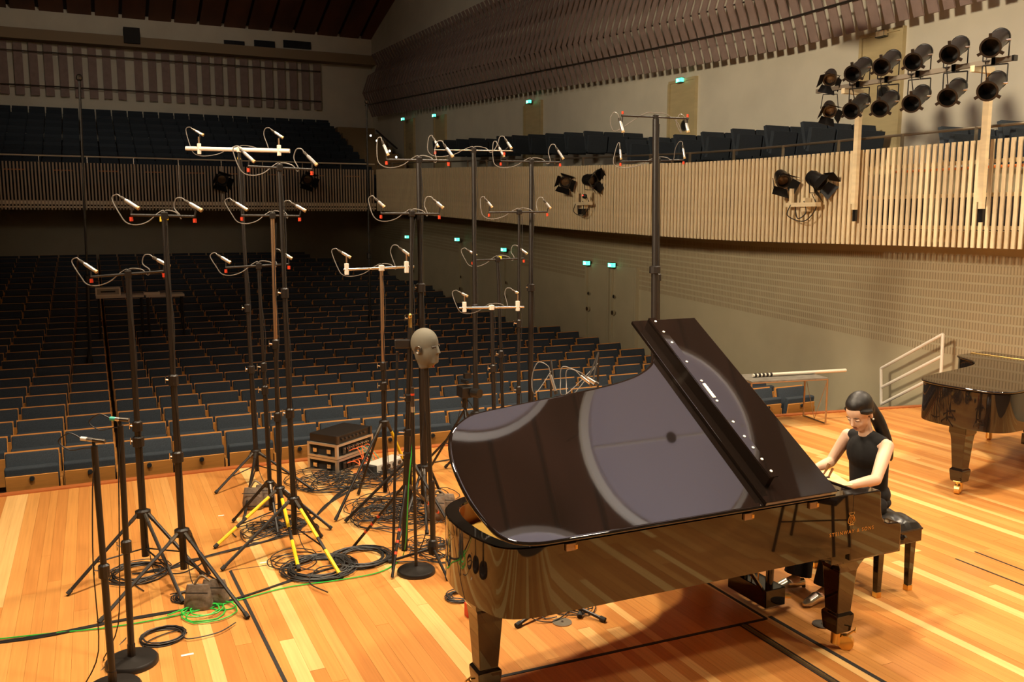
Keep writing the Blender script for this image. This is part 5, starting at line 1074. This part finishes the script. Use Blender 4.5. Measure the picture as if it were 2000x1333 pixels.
coil('black cable coil around the foot of the far left tripod', (270, 1122), 0.19, 9, 1, tails=2)
coil('neat black cable coil in the left foreground', (318, 1247), 0.125, 7, 2, jit=0.10, tails=2)
coil('black cable loops beside the front sandbag', (372, 1168), 0.10, 6, 3, jit=0.3)
coil('bright green cable loops beneath the front sandbag', (402, 1198), 0.13, 4, 4, GREEN, 0.5, 0.0045, 2)
coil('thick flat coil of black cable at centre stage, left one', (625, 1112), 0.23, 16, 5, jit=0.22, th=0.005, tails=1)
coil('thick flat coil of black cable at centre stage, right one', (705, 1092), 0.20, 14, 6, jit=0.25, th=0.005, tails=1)
coil('loose black cable loops left of the thick coils', (570, 1098), 0.15, 4, 7, jit=0.5)
mess('black cable tangle under the yellow-taped tripods', (535, 1032), 0.34, 14, 8)
mess('wide black cable tangle in front of the rack cases', (665, 938), 0.55, 22, 9, zmax=0.05)
mess('black cable tangle right of the rack cases', (745, 925), 0.40, 12, 10)
mess('black cable tangle around the centre stand bases', (790, 1000), 0.55, 24, 11, zmax=0.06)
mess('black cable tangle beside the disc base by the piano tail', (845, 1070), 0.35, 9, 12)
coil('small black cable coil with blue plug by the piano tail leg', (898, 1168), 0.085, 8, 13, jit=0.3)
mess('thin cable loops on the floor under the piano', (1095, 1180), 0.28, 7, 14)
def run(label, pix, m=CABLE, th=0.005, n=1, seed=0):
    q = random.Random(seed); paths = []
    for k in range(n):
        pts = [at_z(*p)+V((q.uniform(-1, 1)*0.012*(n > 1)+0.009*k, q.uniform(-1, 1)*0.02*(n > 1), th+0.004*(k % 2))) for p in pix]; paths.append(spline(pts, 6))
    return loose('cable_run', label, paths, th, m, 'cable')
run('bundle of black cables running along the left foreground', [(-30, 1262), (90, 1243), (200, 1222), (300, 1203), (420, 1182), (500, 1158), (590, 1128), (660, 1108)], n=4, seed=1)
run('black cables running from the left tripods towards the rack cases', [(255, 1125), (330, 1112), (400, 1090), (470, 1072), (560, 1046), (620, 1005), (660, 965), (700, 945)], n=4, seed=2)
run('black cables curving from the rack cases to the yellow-taped tripods', [(700, 950), (640, 985), (600, 1020), (560, 1010), (520, 1022)], n=4, seed=3)
run('black cables running right along the stage edge', [(720, 935), (790, 915), (860, 902), (930, 890)], n=4, seed=4)
g = [at_z(-30, 1254), at_z(100, 1240), at_z(215, 1228), at_z(330, 1208), at_z(455, 1178), at_z(560, 1150), at_z(660, 1136), at_z(735, 1122), at_z(772, 1104), at_z(788, 1085)]
gb = at_z(797, 1060); g += [gb+V((0.02, 0, 0.25)), gb+V((0.04, 0.05, 0.6)), Bt+V((-0.01, -0.02, -0.05))] if False else [at_w(794, 1040, 6.5), at_w(798, 950, 6.45), at_w(806, 860, 6.42), at_w(809, 800, 6.40)]
for v in g[:10]: v.z = 0.008
loose('cable_run', 'long bright green cable crossing the stage and climbing a stand', [spline(g, 7)], 0.0045, GREEN, 'cable')
# round floor plates and tape scraps
for q, m, lb in (((1098, 1217), STEEL, 'round metal floor plate under the piano, nearer one'), ((1167, 1175), STEEL, 'round metal floor plate under the piano, farther one'), ((1606, 1221), DARKM, 'dark metal floor plate left of the front piano leg')):
    p = at_z(*q); t = thing('floor_plate', lb, 'floor plate', p, 'round plates in the stage floor'); MB().cyl(p, p+UP*0.006, 0.062, 20).build('plate', m, t); MB().cyl(p+UP*0.006, p+UP*0.010, 0.009, 8).build('screw', CHROME, t)
for q, sx, lb in (((366, 1280), 0.07, 'white tape scrap on the boards near the neat cable coil'), ((690, 1003), 0.05, 'white tape scrap on the boards behind the centre stands'), ((432, 1008), 0.05, 'white tape scrap on the boards left of the rear sandbag'), ((514, 1100), 0.05, 'white tape scrap on the boards by the yellow-taped leg')):
    p = at_z(*q); tag(MB().box(p+UP*0.0012, (sx, 0.022, 0.0016)).build('tape_scrap', NAIL, origin=p), lb, 'tape', 'tape scraps on the stage floor')
# ================================================================== DESK OUT IN THE HALL AND SMALL CAMERA
for (x0, x1, py, lb) in ((187, 280, 578, 'left one of two long pale desk tops set over the dark seats'), (284, 358, 576, 'right one of two long pale desk tops set over the dark seats')):
    a, b_ = at_y(x0, py, 19.3), at_y(x1, py, 19.3); a.z = b_.z = (a.z+b_.z)/2; c = (a+b_)/2; fl = floor_z(19.3)
    t = thing('mixing_desk', lb, 'table', V((c.x, c.y, fl)), 'desks over the stalls')
    MB().box(c, ((b_-a).length, 0.5, 0.05)).build('desk_top', mat('desk_pale', (0.55, 0.46, 0.34), 0.5), t)
    for s_ in (-1, 1):
        for u in (-1, 1): MB().cyl(V((c.x+s_*(b_-a).length*0.45, c.y+u*0.2, fl)), V((c.x+s_*(b_-a).length*0.45, c.y+u*0.2, c.z)), 0.02, 6).build('leg', SATIN, t)
    if x0 == 187:
        q = at_y(211, 574, 19.2); q.z = c.z+0.025; t = thing('flight_case', 'small silver case on the left desk in the dark hall', 'flight case', q)
        MB().box(q+UP*0.08, (0.42, 0.3, 0.15)).build('body', mat('case_dull', (0.30, 0.27, 0.22), 0.4, 0.5), t)
        MB().box(q+UP*0.08-V((0, 0.155, 0)), (0.26, 0.012, 0.03)).build('handle', RUBBER, t)
        for z in (0.012, 0.148): MB().box(q+UP*z, (0.44, 0.32, 0.024)).build('edge', ALU, t)
        for s_ in (-1, 1): MB().box(q+UP*0.08+V((s_*0.21, -0.15, 0)), (0.03, 0.03, 0.15)).build('edge', ALU, t)
    else:
        q = at_y(296, 575, 19.2); q.z = c.z+0.025; t = thing('mixer', 'small pale mixer on the right desk in the dark hall', 'mixer', q); MB().box(q+UP*0.025, (0.3, 0.25, 0.05)).build('body', ALU, t); MB().box(q+UP*0.055, (0.24, 0.02, 0.02)).build('fader_row', RUBBER, t)
B = at_z(909, 928); t = thing('video_camera', 'black camera with dangling cords on a tripod behind the piano tail', 'camera', B)
zc = z_at(B, 765); c = V((B.x, B.y, zc)); MB().box(c, (0.12, 0.16, 0.11)).build('body', CAN, t, bevel=0.01); MB().cyl(c+V((0.05, -0.08, 0)), c+V((0.09, -0.17, 0)), 0.045, 14).build('lens', CAN, t); MB().box(c+UP*0.10, (0.03, 0.14, 0.03)).build('handle', CAN, t)
MB().box(c+V((0.02, -0.02, 0.16)), (0.07, 0.05, 0.05)).build('monitor', CAN, t); MB().cyl(c-UP*0.06, c-UP*0.16, 0.03, 10).build('pan_head', CAN, t); MB().cyl(c-UP*0.1, B+UP*0.35, 0.014, 8).build('pole', SATIN, t)
for k in range(3): MB().cyl(c-UP*0.18, B+V((math.cos(k*2.1+.3)*0.4, math.sin(k*2.1+.3)*0.4, 0.01)), 0.012, 6).build('leg', SATIN, t)
for k in range(3): MB().tube(spline([c-UP*0.05, c+V((0.08-0.08*k, -0.05, -0.2)), c+V((0.1-0.1*k, 0, -0.45)), B+V((0.1-0.1*k, 0, 0.01))], 5), 0.004, 5).build('cord', CABLE, t)

# ================================================================== ORCHESTRA CHAIR (beside the view, seen mirrored in the piano side)
def chair(c, rz):
    R_ = Matrix.Rotation(rz, 3, 'Z'); W_ = lambda x, y, z: c+R_@V((x, y, z))
    t = thing('orchestra_chair', 'black steel-legged orchestra chair mirrored in the piano side', 'chair', c)
    for sx in (-1, 1):
        MB().tube([W_(sx*0.22, -0.22, 0.0), W_(sx*0.19, -0.18, 0.45)], 0.012, 8).build('leg', SATIN, t)
        MB().tube([W_(sx*0.22, 0.24, 0.0), W_(sx*0.19, 0.17, 0.45), W_(sx*0.19, 0.24, 0.86)], 0.012, 8).build('leg', SATIN, t)
    MB().tube([W_(-0.205, -0.2, 0.22), W_(0.205, 0.205, 0.24)], 0.006, 6).build('stretcher', SATIN, t)
    MB().box(W_(0, 0, 0.47), (0.46, 0.44, 0.05), (R_@V((1, 0, 0)), R_@V((0, 1, 0)), UP)).build('seat', CLOTH, t, bevel=0.015)
    MB().box(W_(0, 0.215, 0.72), (0.42, 0.04, 0.26), (R_@V((1, 0, 0)), R_@V((0, 1, 0)), UP)).build('backrest', CLOTH, t, bevel=0.012)
q = at_z(1590, 1078); chair(V((q.x, 2*3.605-q.y-0.05, 0)), 2.6)
